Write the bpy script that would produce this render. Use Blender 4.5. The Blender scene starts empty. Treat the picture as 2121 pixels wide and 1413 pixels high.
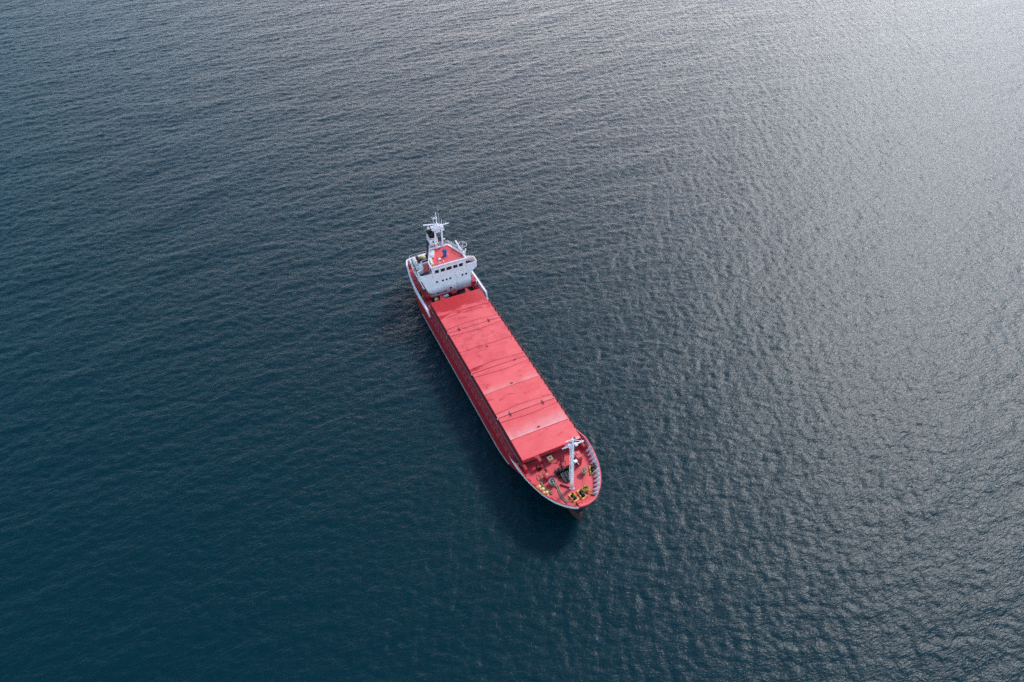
import bpy, math, random
import numpy as np
from mathutils import Vector, Matrix

C = bpy.context.scene.collection
rad = math.radians

# ------------------------------------------------------------------ camera
cam_d = bpy.data.cameras.new("camera")
cam = bpy.data.objects.new("camera", cam_d); C.objects.link(cam)
cam_d.sensor_width = 36.0
cam_d.lens = 36.0 * 1405.418 / 2121.0
cam_d.clip_end = 30000.0
R_ = Vector((0.42658567, 0.90444665, 0.00096232))
U_ = Vector((-0.63355942, 0.29806102, 0.71397625))
F_ = Vector((-0.6454666, 0.30518172, -0.70016926))
cam.matrix_world = Matrix(((R_.x, U_.x, -F_.x, 96.498), (R_.y, U_.y, -F_.y, -33.310),
                           (R_.z, U_.z, -F_.z, 93.007), (0, 0, 0, 1)))
bpy.context.scene.camera = cam

# ------------------------------------------------------------------ sky, sun, exposure
SUN_AZ, SUN_EL = 113.0, 41.0          # azimuth counter-clockwise from +x (the bow)
w = bpy.data.worlds.new("World"); bpy.context.scene.world = w
w.use_nodes = True
nt = w.node_tree; nt.nodes.clear()
sky = nt.nodes.new("ShaderNodeTexSky"); sky.sky_type = 'NISHITA'
sky.sun_disc = False
sky.sun_elevation = rad(SUN_EL)
sky.sun_rotation = rad(90.0 - SUN_AZ)
sky.air_density = 1.0; sky.dust_density = 0.4; sky.ozone_density = 6.0
bg = nt.nodes.new("ShaderNodeBackground"); bg.inputs["Strength"].default_value = 0.10
wo = nt.nodes.new("ShaderNodeOutputWorld")
# thin bright cloud veil low in the sky, a little stronger towards the sun
geo = nt.nodes.new("ShaderNodeTexCoord")
sepw = nt.nodes.new("ShaderNodeSeparateXYZ"); nt.links.new(geo.outputs["Generated"], sepw.inputs[0])
def wm(op, a_, b_=None, clamp=False):
    x = nt.nodes.new("ShaderNodeMath"); x.operation = op; x.use_clamp = clamp
    for i_, v_ in enumerate((a_, b_)):
        if v_ is None: continue
        if isinstance(v_, (int, float)): x.inputs[i_].default_value = v_
        else: nt.links.new(v_, x.inputs[i_])
    return x.outputs[0]
dotn = nt.nodes.new("ShaderNodeVectorMath"); dotn.operation = 'DOT_PRODUCT'
nt.links.new(geo.outputs["Generated"], dotn.inputs[0])
dotn.inputs[1].default_value = (math.cos(rad(SUN_AZ + 32)), math.sin(rad(SUN_AZ + 32)), 0.0)
up = wm('SUBTRACT', 1.0, sepw.outputs[2], True)
bank = wm('MULTIPLY', wm('POWER', up, 2.9), wm('POWER', wm('MAXIMUM', dotn.outputs["Value"], 0.0), 4.6))
bgv = nt.nodes.new("ShaderNodeBackground"); bgv.inputs["Color"].default_value = (1.0, 0.80, 0.72, 1)
nt.links.new(wm('MULTIPLY', bank, 5.0), bgv.inputs["Strength"])
bgh = nt.nodes.new("ShaderNodeBackground"); bgh.inputs["Color"].default_value = (0.12, 0.92, 1.20, 1)
nt.links.new(wm('MULTIPLY', wm('MULTIPLY', wm('POWER', up, 6.0), 1.15), wm('SUBTRACT', 1.0, wm('MULTIPLY', wm('MAXIMUM', dotn.outputs["Value"], 0.0), 0.75))), bgh.inputs["Strength"])
# added unseen pale glow opposite the sun, brightens the shaded house front
dotb = nt.nodes.new("ShaderNodeVectorMath"); dotb.operation = 'DOT_PRODUCT'
nt.links.new(geo.outputs["Generated"], dotb.inputs[0])
dotb.inputs[1].default_value = (math.cos(rad(SUN_AZ - 147)), math.sin(rad(SUN_AZ - 147)), 0.0)
bgo = nt.nodes.new("ShaderNodeBackground"); bgo.inputs["Color"].default_value = (1.0, 0.89, 0.88, 1)
nt.links.new(wm('MULTIPLY', wm('MULTIPLY', wm('POWER', up, 1.0), wm('POWER', wm('MAXIMUM', dotb.outputs["Value"], 0.0), 1.4)), 1.0), bgo.inputs["Strength"])
addv = nt.nodes.new("ShaderNodeAddShader"); nt.links.new(bgv.outputs[0], addv.inputs[0]); nt.links.new(bgh.outputs[0], addv.inputs[1])
addw = nt.nodes.new("ShaderNodeAddShader")
tint = nt.nodes.new('ShaderNodeMix'); tint.data_type = 'RGBA'; tint.blend_type = 'MULTIPLY'; tint.inputs[0].default_value = 1.0
tint.inputs[7].default_value = (0.78, 1.0, 1.02, 1)
nt.links.new(sky.outputs[0], tint.inputs[6]); nt.links.new(tint.outputs[2], bg.inputs[0]); nt.links.new(bg.outputs[0], addw.inputs[0]); addo = nt.nodes.new('ShaderNodeAddShader'); nt.links.new(addv.outputs[0], addo.inputs[0]); nt.links.new(bgo.outputs[0], addo.inputs[1])
nt.links.new(addo.outputs[0], addw.inputs[1])
nt.links.new(addw.outputs[0], wo.inputs[0])

sd = bpy.data.lights.new("sun", 'SUN'); sd.energy = 1.7; sd.angle = rad(11.0); sd.color = (1.0, 0.95, 0.92)
sun = bpy.data.objects.new("sun", sd); C.objects.link(sun)
to_sun = Vector((math.cos(rad(SUN_EL)) * math.cos(rad(SUN_AZ)), math.cos(rad(SUN_EL)) * math.sin(rad(SUN_AZ)), math.sin(rad(SUN_EL))))
sun.location = to_sun * 200
sun.rotation_euler = to_sun.to_track_quat('Z', 'Y').to_euler()

sc = bpy.context.scene
sc.view_settings.view_transform = 'Standard'; sc.view_settings.look = 'None'
sc.view_settings.exposure = 0.9; sc.view_settings.gamma = 1.0
sc.cycles.use_denoising = False
sc.cycles.use_adaptive_sampling = False
sc.cycles.sample_clamp_direct = 8.0
sc.cycles.sample_clamp_indirect = 4.0
sc.cycles.max_bounces = 6
sc.cycles.caustics_reflective = False

# ------------------------------------------------------------------ material helpers
def mat(name):
    m = bpy.data.materials.new(name); m.use_nodes = True
    n = m.node_tree; b = n.nodes["Principled BSDF"]
    return m, n, b

def coords(n, scale=(1, 1, 1), rot=(0, 0, 0)):
    t = n.nodes.new("ShaderNodeTexCoord"); mp = n.nodes.new("ShaderNodeMapping")
    mp.inputs["Scale"].default_value = scale; mp.inputs["Rotation"].default_value = rot
    n.links.new(t.outputs["Object"], mp.inputs[0]); return mp.outputs[0]

def noise(n, vec, scale, detail=4.0, rough=0.55, dist=0.0):
    t = n.nodes.new("ShaderNodeTexNoise"); t.inputs["Scale"].default_value = scale
    t.inputs["Detail"].default_value = detail; t.inputs["Roughness"].default_value = rough
    t.inputs["Distortion"].default_value = dist
    n.links.new(vec, t.inputs["Vector"]); return t.outputs["Fac"]

def ramp(n, fac, a, b, c0=(0, 0, 0, 1), c1=(1, 1, 1, 1)):
    r = n.nodes.new("ShaderNodeValToRGB")
    r.color_ramp.elements[0].position = a; r.color_ramp.elements[1].position = b
    r.color_ramp.elements[0].color = c0; r.color_ramp.elements[1].color = c1
    n.links.new(fac, r.inputs[0]); return r.outputs[0]

def mixc(n, fac, a, b):
    x = n.nodes.new("ShaderNodeMix"); x.data_type = 'RGBA'
    for val, key in ((fac, 0), (a, 6), (b, 7)):
        if isinstance(val, (int, float)): x.inputs[key].default_value = val
        elif isinstance(val, tuple): x.inputs[key].default_value = val
        else: n.links.new(val, x.inputs[key])
    return x.outputs[2]

def mth(n, op, a, b=None, clamp=False):
    x = n.nodes.new("ShaderNodeMath"); x.operation = op; x.use_clamp = clamp
    for i, v in enumerate((a, b)):
        if v is None: continue
        if isinstance(v, (int, float)): x.inputs[i].default_value = v
        else: n.links.new(v, x.inputs[i])
    return x.outputs[0]

def paint(name, col, rough=0.45, var=0.25, dirt=None, dirt_amt=0.0, scale=1.2, metal=0.0, spec=0.5):
    m, n, b = mat(name)
    v = coords(n)
    f = noise(n, v, scale, 5.0, 0.6)
    dark = tuple(c * (1 - var) for c in col) + (1,)
    lite = tuple(min(1, c * (1 + var * 0.6)) for c in col) + (1,)
    cc = mixc(n, ramp(n, f, 0.3, 0.7), dark, lite)
    if dirt:
        f2 = noise(n, coords(n, (1, 1, 0.35)), scale * 2.3, 6.0, 0.65, 0.6)
        cc = mixc(n, mth(n, 'MULTIPLY', ramp(n, f2, 0.55, 0.72), dirt_amt), cc, tuple(dirt) + (1,))
    n.links.new(cc, b.inputs["Base Color"])
    b.inputs["Roughness"].default_value = rough; b.inputs["Metallic"].default_value = metal
    b.inputs["Specular IOR Level"].default_value = spec
    return m

M = {}
M['white'] = paint("white_paint", (0.83, 0.745, 0.755), 0.45, 0.10, (0.45, 0.36, 0.30), 0.30, 0.9)
M['offwhite'] = paint("off_white_plastic", (0.72, 0.71, 0.69), 0.4, 0.08)
M['hull'] = paint("hull_red_paint", (0.32, 0.011, 0.019), 0.55, 0.3, (0.16, 0.025, 0.025), 0.5, 0.8, spec=0.25)
M['deck'] = paint("deck_red_paint", (0.76, 0.080, 0.085), 0.5, 0.18, (0.42, 0.05, 0.05), 0.45, 0.7)
M['red'] = paint("red_fitting_and_side_shade", (0.44, 0.022, 0.032), 0.42, 0.2, (0.30, 0.05, 0.04), 0.4, 1.5)
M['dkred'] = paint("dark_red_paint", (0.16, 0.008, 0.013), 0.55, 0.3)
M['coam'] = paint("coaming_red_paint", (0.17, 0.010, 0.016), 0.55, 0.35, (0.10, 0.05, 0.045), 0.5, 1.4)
M['flange'] = paint("worn_flange_paint", (0.30, 0.11, 0.11), 0.5, 0.3, (0.20, 0.14, 0.12), 0.5, 2.0)
M['strake'] = paint("worn_grey_strake", (0.36, 0.25, 0.25), 0.6, 0.3, (0.16, 0.09, 0.07), 0.5, 1.2)
M['boot_bow_shade'] = paint("black_boot_and_bow_shade", (0.012, 0.011, 0.012), 0.5, 0.3)
M['rust'] = paint("rust_brown_antifouling", (0.05, 0.018, 0.014), 0.6, 0.5, (0.014, 0.014, 0.016), 0.9, 1.0, spec=0.2)
M['black'] = paint("black_paint", (0.010, 0.009, 0.010), 0.6, 0.3, spec=0.15)
M['navy'] = paint("navy_blue_paint", (0.012, 0.017, 0.035), 0.45, 0.25)
M['blue'] = paint("blue_canvas", (0.008, 0.085, 0.24), 0.75, 0.35, scale=3)
M['yellow'] = paint("yellow_paint", (0.86, 0.50, 0.05), 0.5, 0.2, (0.35, 0.17, 0.05), 0.5, 2.0)
M['paleyel'] = paint("pale_yellow_plastic", (0.72, 0.58, 0.22), 0.5, 0.2, scale=2.0)
M['grease'] = paint("greasy_dark_steel", (0.040, 0.034, 0.034), 0.5, 0.5, (0.10, 0.05, 0.03), 0.5, 3.0, 0.3)
M['steel'] = paint("grey_steel", (0.22, 0.23, 0.23), 0.45, 0.3, (0.16, 0.10, 0.07), 0.4, 3.0, 0.4)
M['tan'] = paint("weathered_tan_paint", (0.36, 0.27, 0.15), 0.6, 0.3, (0.20, 0.13, 0.08), 0.5, 3.0)
M['green'] = paint("faded_green_rope", (0.05, 0.14, 0.075), 0.8, 0.4, scale=4.0)
M['ropetan'] = paint("tan_hemp_rope", (0.36, 0.26, 0.14), 0.9, 0.35, scale=6.0)
M['ropegrn'] = paint("grey_green_rope", (0.30, 0.28, 0.19), 0.9, 0.3, scale=6.0)
M['ropeyel'] = paint("yellow_rope", (0.52, 0.34, 0.07), 0.85, 0.4, scale=6.0)
M['ropered'] = paint("faded_pink_rope", (0.62, 0.24, 0.20), 0.9, 0.3, scale=6.0)
M['greydk'] = paint("dark_grey_and_floor_shade", (0.06, 0.065, 0.075), 0.6, 0.3)
M['greydeck'] = paint("pale_grey_deck_paint", (0.50, 0.47, 0.48), 0.6, 0.2, (0.30, 0.22, 0.18), 0.5)
M['lettering'] = paint("dark_blue_lettering", (0.075, 0.075, 0.12), 0.5, 0.3)
M['brown'] = paint("brown_timber", (0.20, 0.12, 0.07), 0.8, 0.4, scale=4.0)

def glass_mat():
    m, n, b = mat("dark_window_glass")
    b.inputs["Base Color"].default_value = (0.012, 0.015, 0.022, 1)
    b.inputs["Roughness"].default_value = 0.08; b.inputs["IOR"].default_value = 1.3
    return m
M['glass'] = glass_mat(); M['seam'] = paint('seam_red', (0.34, 0.03, 0.04), 0.6, 0.3); M['oxide'] = paint('worn_oxide_deck', (0.30, 0.11, 0.10), 0.7, 0.4, (0.42, 0.34, 0.30), 0.7, 1.6); M['lug'] = paint('worn_brown_lug', (0.13, 0.03, 0.03), 0.6, 0.4)

def hatch_mat():
    """sun-faded red paint; the aft panels keep darker, wetter red patches, the forward ones are paler near the seams"""
    m, n, b = mat("faded_red_hatch_paint")
    v = coords(n)
    base = mixc(n, ramp(n, noise(n, v, 0.35, 5, 0.6), 0.3, 0.7), (0.76, 0.080, 0.080, 1), (0.88, 0.128, 0.122, 1))
    sep = n.nodes.new("ShaderNodeSeparateXYZ"); n.links.new(v, sep.inputs[0])
    x = sep.outputs[0]; y = sep.outputs[1]
    # fresh, deeper red at the aft end: fades out over the first three panels
    aft = mth(n, 'SUBTRACT', 1.0, mth(n, 'DIVIDE', x, 7.0), True)
    nz = noise(n, coords(n, (1.0, 0.30, 1)), 1.1, 6, 0.6, 0.8)
    mk = mth(n, 'ADD', mth(n, 'MULTIPLY', aft, 0.50), nz)
    base = mixc(n, mth(n, 'MULTIPLY', ramp(n, mk, 0.60, 0.74), 0.97), base, (0.50, 0.008, 0.012, 1))
    # smudges where puddles dried, forward half of the second pair of panels
    sm = noise(n, coords(n, (1.0, 0.55, 1)), 0.9, 5, 0.65, 1.2)
    fadef = mth(n, 'SUBTRACT', 1.0, mth(n, 'DIVIDE', mth(n, 'ABSOLUTE', mth(n, 'SUBTRACT', x, 13.0)), 9.0), True)
    base = mixc(n, mth(n, 'MULTIPLY', mth(n, 'MULTIPLY', ramp(n, sm, 0.52, 0.62), fadef), 0.75), base, (0.46, 0.045, 0.06, 1))
    # whitish tint just aft of the seams at 26 m and 36.7 m
    for x0, wd, amt in ((36.6, 3.0, 0.85), (26.1, 1.7, 0.40), (31.6, 1.2, 0.22)):
        d = mth(n, 'SUBTRACT', x0, x)
        g = mth(n, 'MULTIPLY', mth(n, 'SUBTRACT', 1.0, mth(n, 'DIVIDE', d, wd), True), mth(n, 'GREATER_THAN', d, 0.0))
        g = mth(n, 'MULTIPLY', mth(n, 'POWER', g, 1.3), ramp(n, noise(n, coords(n, (0.35, 0.5, 1)), 0.8, 4, 0.6), 0.2, 0.6))
        base = mixc(n, mth(n, 'MULTIPLY', g, amt), base, (0.82, 0.50, 0.45, 1))
    # faint plate butts across the covers and one along the middle
    fr = mth(n, 'FRACT', mth(n, 'DIVIDE', x, 1.72))
    ln = mth(n, 'LESS_THAN', fr, 0.045)
    ly = mth(n, 'LESS_THAN', mth(n, 'ABSOLUTE', mth(n, 'ADD', y, 0.05)), 0.05)
    base = mixc(n, mth(n, 'MULTIPLY', mth(n, 'MAXIMUM', ln, ly), 0.14), base, (0.45, 0.05, 0.05, 1))
    # each cover has faded by its own amount
    pn = n.nodes.new("ShaderNodeTexWhiteNoise"); pn.noise_dimensions = '1D'
    n.links.new(mth(n, 'FLOOR', mth(n, 'DIVIDE', x, 5.2)), pn.inputs["W"])
    base = mixc(n, mth(n, 'MULTIPLY', pn.outputs["Value"], 0.20), base, (0.66, 0.05, 0.05, 1))
    # fine scuffs
    sc_ = noise(n, coords(n, (1.0, 0.2, 1)), 3.5, 6, 0.7)
    base = mixc(n, mth(n, 'MULTIPLY', ramp(n, sc_, 0.6, 0.75), 0.22), base, (0.40, 0.06, 0.065, 1))
    n.links.new(base, b.inputs["Base Color"])
    n.links.new(ramp(n, nz, 0.3, 0.8, (0.48, 0.48, 0.48, 1), (0.30, 0.30, 0.30, 1)), b.inputs["Roughness"])
    bp = n.nodes.new("ShaderNodeBump"); bp.inputs["Strength"].default_value = 0.35; bp.inputs["Distance"].default_value = 0.05
    n.links.new(noise(n, v, 0.6, 3), bp.inputs["Height"]); n.links.new(bp.outputs[0], b.inputs["Normal"])
    return m
M['hatch'] = hatch_mat()

# ------------------------------------------------------------------ mesh builder
class MB:
    def __init__(s):
        s.v = []; s.f = []; s.mi = []; s.sm = []; s.cur = 0
    def face(s, idx, smooth=False):
        s.f.append(tuple(idx)); s.mi.append(s.cur); s.sm.append(smooth)
    def add(s, pts):
        i = len(s.v); s.v.extend([tuple(p) for p in pts]); return i
    def box(s, x0, x1, y0, y1, z0, z1):
        i = s.add([(x0, y0, z0), (x1, y0, z0), (x1, y1, z0), (x0, y1, z0), (x0, y0, z1), (x1, y0, z1), (x1, y1, z1), (x0, y1, z1)])
        for q in ((0, 3, 2, 1), (4, 5, 6, 7), (0, 1, 5, 4), (1, 2, 6, 5), (2, 3, 7, 6), (3, 0, 4, 7)):
            s.face([i + k for k in q])
        return s
    def rbox(s, c, size, rz=0.0, top=1.0):
        """box turned about z; top shrinks the upper face"""
        ca, sa = math.cos(rz), math.sin(rz); hx, hy, hz = size[0] / 2, size[1] / 2, size[2]
        p = []
        for z, k in ((0, 1.0), (hz, top)):
            for a, b in ((-1, -1), (1, -1), (1, 1), (-1, 1)):
                x, y = a * hx * k, b * hy * k
                p.append((c[0] + x * ca - y * sa, c[1] + x * sa + y * ca, c[2] + z))
        i = s.add(p)
        for q in ((0, 3, 2, 1), (4, 5, 6, 7), (0, 1, 5, 4), (1, 2, 6, 5), (2, 3, 7, 6), (3, 0, 4, 7)):
            s.face([i + k for k in q])
        return s
    def prism(s, poly, z0, z1):
        n = len(poly)
        za = z0 if isinstance(z0, (list, tuple)) else [z0] * n
        zb = z1 if isinstance(z1, (list, tuple)) else [z1] * n
        i = s.add([(p[0], p[1], za[k]) for k, p in enumerate(poly)] + [(p[0], p[1], zb[k]) for k, p in enumerate(poly)])
        s.face([i + k for k in range(n)][::-1]); s.face([i + n + k for k in range(n)])
        for k in range(n):
            j = (k + 1) % n; s.face((i + k, i + j, i + n + j, i + n + k))
        return s
    def plate(s, pts, off):
        """flat polygon pts extruded by vector off"""
        n = len(pts); o = Vector(off)
        i = s.add([tuple(p) for p in pts] + [tuple(Vector(p) + o) for p in pts])
        s.face([i + k for k in range(n)][::-1]); s.face([i + n + k for k in range(n)])
        for k in range(n):
            j = (k + 1) % n; s.face((i + k, i + j, i + n + j, i + n + k))
        return s
    def tube(s, pts, r, n=8, closed=False, r1=None, caps=True):
        pts = [Vector(p) for p in pts]; m = len(pts); rings = []
        for k, p in enumerate(pts):
            if closed: t = pts[(k + 1) % m] - pts[k - 1]
            else: t = pts[min(k + 1, m - 1)] - pts[max(k - 1, 0)]
            t.normalize()
            a = Vector((0, 0, 1)) if abs(t.z) < 0.9 else Vector((1, 0, 0))
            u = t.cross(a).normalized(); w_ = t.cross(u)
            rr = r if r1 is None else r + (r1 - r) * k / max(1, m - 1)
            rings.append(s.add([p + (u * math.cos(2 * math.pi * q / n) + w_ * math.sin(2 * math.pi * q / n)) * rr for q in range(n)]))
        for k in range(m if closed else m - 1):
            a, b = rings[k], rings[(k + 1) % m]
            for q in range(n):
                e = (q + 1) % n; s.face((a + q, a + e, b + e, b + q), n > 5)
        if caps and not closed:
            s.face([rings[0] + q for q in range(n)][::-1]); s.face([rings[-1] + q for q in range(n)])
        return s
    def lathe(s, c, prof, n=14, axis='z'):
        """prof: list of (radius, height) along axis from c"""
        rings = []
        for r, h in prof:
            ring = []
            for q in range(n):
                a = 2 * math.pi * q / n; u, v = r * math.cos(a), r * math.sin(a)
                ring.append({'z': (c[0] + u, c[1] + v, c[2] + h), 'x': (c[0] + h, c[1] + u, c[2] + v), 'y': (c[0] + v, c[1] + h, c[2] + u)}[axis])
            rings.append(s.add(ring))
        for a, b in zip(rings, rings[1:]):
            for q in range(n):
                e = (q + 1) % n; s.face((a + q, a + e, b + e, b + q), True)
        s.face([rings[0] + q for q in range(n)][::-1]); s.face([rings[-1] + q for q in range(n)])
        return s
    def ball(s, c, r, n=12, m=8):
        if not isinstance(r, (tuple, list)): r = (r, r, r)
        rings = []
        for k in range(m + 1):
            t = math.pi * k / m; z = -math.cos(t); q_ = max(math.sin(t), 0.01)
            rings.append(s.add([(c[0] + r[0] * q_ * math.cos(2 * math.pi * q / n), c[1] + r[1] * q_ * math.sin(2 * math.pi * q / n), c[2] + r[2] * z) for q in range(n)]))
        for a, b in zip(rings, rings[1:]):
            for q in range(n):
                e = (q + 1) % n; s.face((a + q, a + e, b + e, b + q), True)
        return s
    def grid(s, rows, smooth=True, close=False):
        n = len(rows[0]); st = [s.add(r) for r in rows]
        for a, b in zip(st, st[1:]):
            for q in range(n if close else n - 1):
                e = (q + 1) % n; s.face((a + q, a + e, b + e, b + q), smooth)
        return s
    def build(s, name, mats, parent=None, origin=None, label=None, cat=None, group=None):
        me = bpy.data.meshes.new(name)
        o0 = Vector(origin) if origin is not None else Vector((0, 0, 0))
        me.from_pydata([tuple(Vector(p) - o0) for p in s.v], [], s.f)
        for m in (mats if isinstance(mats, (list, tuple)) else [mats]): me.materials.append(M[m] if isinstance(m, str) else m)
        me.polygons.foreach_set('material_index', s.mi); me.polygons.foreach_set('use_smooth', s.sm)
        me.update()
        ob = bpy.data.objects.new(name, me); C.objects.link(ob)
        ob.location = o0
        if parent is not None: ob.parent = parent
        if label: ob['label'] = label
        if cat: ob['category'] = cat
        if group: ob['group'] = group
        return ob

def empty(name, loc, label=None, cat=None, group=None, parent=None):
    o = bpy.data.objects.new(name, None); C.objects.link(o); o.location = loc; o.empty_display_size = 0.5
    if label: o['label'] = label
    if cat: o['category'] = cat
    if group: o['group'] = group
    if parent: o.parent = parent
    return o

def smooth_path(pts, k=5):
    pts = [Vector(p) for p in pts]; out = []
    for i in range(len(pts) - 1):
        p0, p1, p2, p3 = pts[max(i - 1, 0)], pts[i], pts[i + 1], pts[min(i + 2, len(pts) - 1)]
        for j in range(k):
            t = j / k
            out.append(0.5 * ((2 * p1) + (p2 - p0) * t + (2 * p0 - 5 * p1 + 4 * p2 - p3) * t * t + (3 * p1 - p0 - 3 * p2 + p3) * t ** 3))
    out.append(pts[-1]); return out

def sstep(a, b, x):
    t = min(1, max(0, (x - a) / (b - a))); return t * t * (3 - 2 * t)

# ------------------------------------------------------------------ the sea
def sea():
    rng = np.random.default_rng(11)
    N, D = 2048, 0.29
    L = N * D
    k1 = 2 * np.pi * np.fft.fftfreq(N, D)
    kx, ky = np.meshgrid(k1, k1, indexing='ij')
    k = np.hypot(kx, ky); k[0, 0] = 1e-6
    th = np.arctan2(ky, kx)
    def spec(kp, B, thw, spread, kcut=1e9):
        d = np.abs(np.angle(np.exp(1j * (th - thw))))
        Dn = np.maximum(np.cos(d), 0) ** spread
        Dn = Dn / (2 * np.pi * np.mean(np.maximum(np.cos(np.linspace(-np.pi, np.pi, 720)), 0) ** spread))
        return B * np.exp(-1.25 * (kp / k) ** 2) * Dn / k ** 4 * np.exp(-(k / kcut) ** 2)
    S = spec(2 * np.pi / 4.6, 0.0038, rad(3), 9.0)              # wind chop, crests across the ship
    S += spec(2 * np.pi / 2.0, 0.0066, rad(-42), 7.0)           # shorter cross chop
    S += spec(2 * np.pi / 3.2, 0.0036, rad(63), 9.0)
    S += spec(2 * np.pi / 20.0, 0.0006, rad(15), 5.0, 2 * np.pi / 9.0)
    dk = 2 * np.pi / L
    A = np.sqrt(2 * S * dk * dk) * (rng.normal(size=(N, N)) + 1j * rng.normal(size=(N, N))) / math.sqrt(2)
    A[k > math.pi / D * 0.95] = 0
    h = np.real(np.fft.ifft2(A)) * N * N
    dx = np.real(np.fft.ifft2(-1j * kx / k * A)) * N * N
    dy = np.real(np.fft.ifft2(-1j * ky / k * A)) * N * N
    # rows run away from the camera, finer spacing close to it
    f2 = np.array([-0.9040, 0.4275]); r2 = np.array([0.4275, 0.9040])
    rows = [-30.0]
    while rows[-1] < 430: rows.append(rows[-1] + 0.26 + 0.36 * max(0, rows[-1] - 60) / 370)
    rows = np.array(rows); cols = np.arange(-280, 280.1, 0.34)
    nr, nc = len(rows), len(cols)
    X = 96.5 + rows[:, None] * f2[0] + cols[None, :] * r2[0]
    Y = -33.3 + rows[:, None] * f2[1] + cols[None, :] * r2[1]
    gi = (X / D) % N; gj = (Y / D) % N
    i0 = np.floor(gi).astype(int); j0 = np.floor(gj).astype(int); a = gi - i0; b = gj - j0
    i1 = (i0 + 1) % N; j1 = (j0 + 1) % N; i0 %= N; j0 %= N
    def samp(g): return g[i0, j0] * (1 - a) * (1 - b) + g[i1, j0] * a * (1 - b) + g[i0, j1] * (1 - a) * b + g[i1, j1] * a * b
    e = np.minimum(np.minimum(rows - rows[0], rows[-1] - rows)[:, None], np.minimum(cols - cols[0], cols[-1] - cols)[None, :])
    fade = np.clip(e / 25.0, 0, 1)
    ch = 1.0
    V = np.stack([X + ch * samp(dx) * fade, Y + ch * samp(dy) * fade, samp(h) * fade], -1).reshape(-1, 3)
    idx = np.arange(nr * nc).reshape(nr, nc)
    Q = np.stack([idx[:-1, :-1], idx[:-1, 1:], idx[1:, 1:], idx[1:, :-1]], -1).reshape(-1, 4)
    # flat water beyond, out to the horizon
    def w2(r_, c_): return (96.5 + r_ * f2[0] + c_ * r2[0], -33.3 + r_ * f2[1] + c_ * r2[1], 0.0)
    BIG = 9000.0; nb = len(V)
    ex = [w2(-BIG, -BIG), w2(-BIG, BIG), w2(BIG, BIG), w2(BIG, -BIG),
          w2(rows[0], cols[0]), w2(rows[0], cols[-1]), w2(rows[-1], cols[-1]), w2(rows[-1], cols[0])]
    V = np.vstack([V, np.array(ex)])
    Q = np.vstack([Q, np.array([[nb, nb + 1, nb + 5, nb + 4], [nb + 1, nb + 2, nb + 6, nb + 5], [nb + 2, nb + 3, nb + 7, nb + 6], [nb + 3, nb, nb + 4, nb + 7]])])
    me = bpy.data.meshes.new("sea")
    me.vertices.add(len(V)); me.vertices.foreach_set('co', V.astype(np.float32).ravel())
    nf = len(Q); me.loops.add(nf * 4); me.loops.foreach_set('vertex_index', Q.astype(np.int32).ravel())
    me.polygons.add(nf); me.polygons.foreach_set('loop_start', np.arange(0, nf * 4, 4, dtype=np.int32))
    me.polygons.foreach_set('use_smooth', np.ones(nf, dtype=bool))
    me.update(calc_edges=True); me.validate()
    ob = bpy.data.objects.new("sea", me); C.objects.link(ob); ob['kind'] = 'structure'
    print("sea rms", h.std(), "slope", np.gradient(h, D)[0].std(), np.gradient(h, D)[1].std(), nf)
    m, n, bs = mat("sea_water")
    bs.inputs["Base Color"].default_value = (0.0, 0.020, 0.027, 1)
    bs.inputs["IOR"].default_value = 1.333; bs.inputs["Specular IOR Level"].default_value = 0.37
    bs.inputs["Roughness"].default_value = 0.34
    bs.subsurface_method = 'BURLEY'; bs.inputs['Subsurface Weight'].default_value = 1.0
    bs.inputs['Subsurface Radius'].default_value = (1.0, 1.0, 1.0); bs.inputs['Subsurface Scale'].default_value = 0.9   # light scattered under the surface softens the shade
    # wind ripples too small for the mesh
    h1 = noise(n, coords(n, (1.0, 0.38, 1.0), (0, 0, rad(-6))), 2.4, 3, 0.6, 0.4)
    h2 = noise(n, coords(n, (1.0, 0.45, 1.0), (0, 0, rad(40))), 5.5, 2, 0.55, 0.3)
    hh = mth(n, 'ADD', mth(n, 'MULTIPLY', h1, 1.0), mth(n, 'MULTIPLY', h2, 0.34))
    bp = n.nodes.new("ShaderNodeBump"); bp.inputs["Strength"].default_value = 1.0; bp.inputs["Distance"].default_value = 0.13
    n.links.new(hh, bp.inputs["Height"]); n.links.new(bp.outputs[0], bs.inputs["Normal"])
    me.materials.append(m)
sea()

# ------------------------------------------------------------------ the ship: bow points to +x, water line at z = 0
ship = empty('cargo_ship', (18, 0, 0), 'red cargo ship with long flat red hatch and white wheelhouse on open water', 'cargo ship')
ship_inv = Matrix.Translation((-18, 0, 0))
def P(ob):                                   # parent keeping world place
    ob.parent = ship; ob.matrix_parent_inverse = ship_inv; return ob
def part(mb, name, m, label=None):
    return P(mb.build(name, m, label=label))
def sub(mb, name, m, parent, label=None):
    return mb.build(name, m, parent=parent, label=label)

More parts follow.
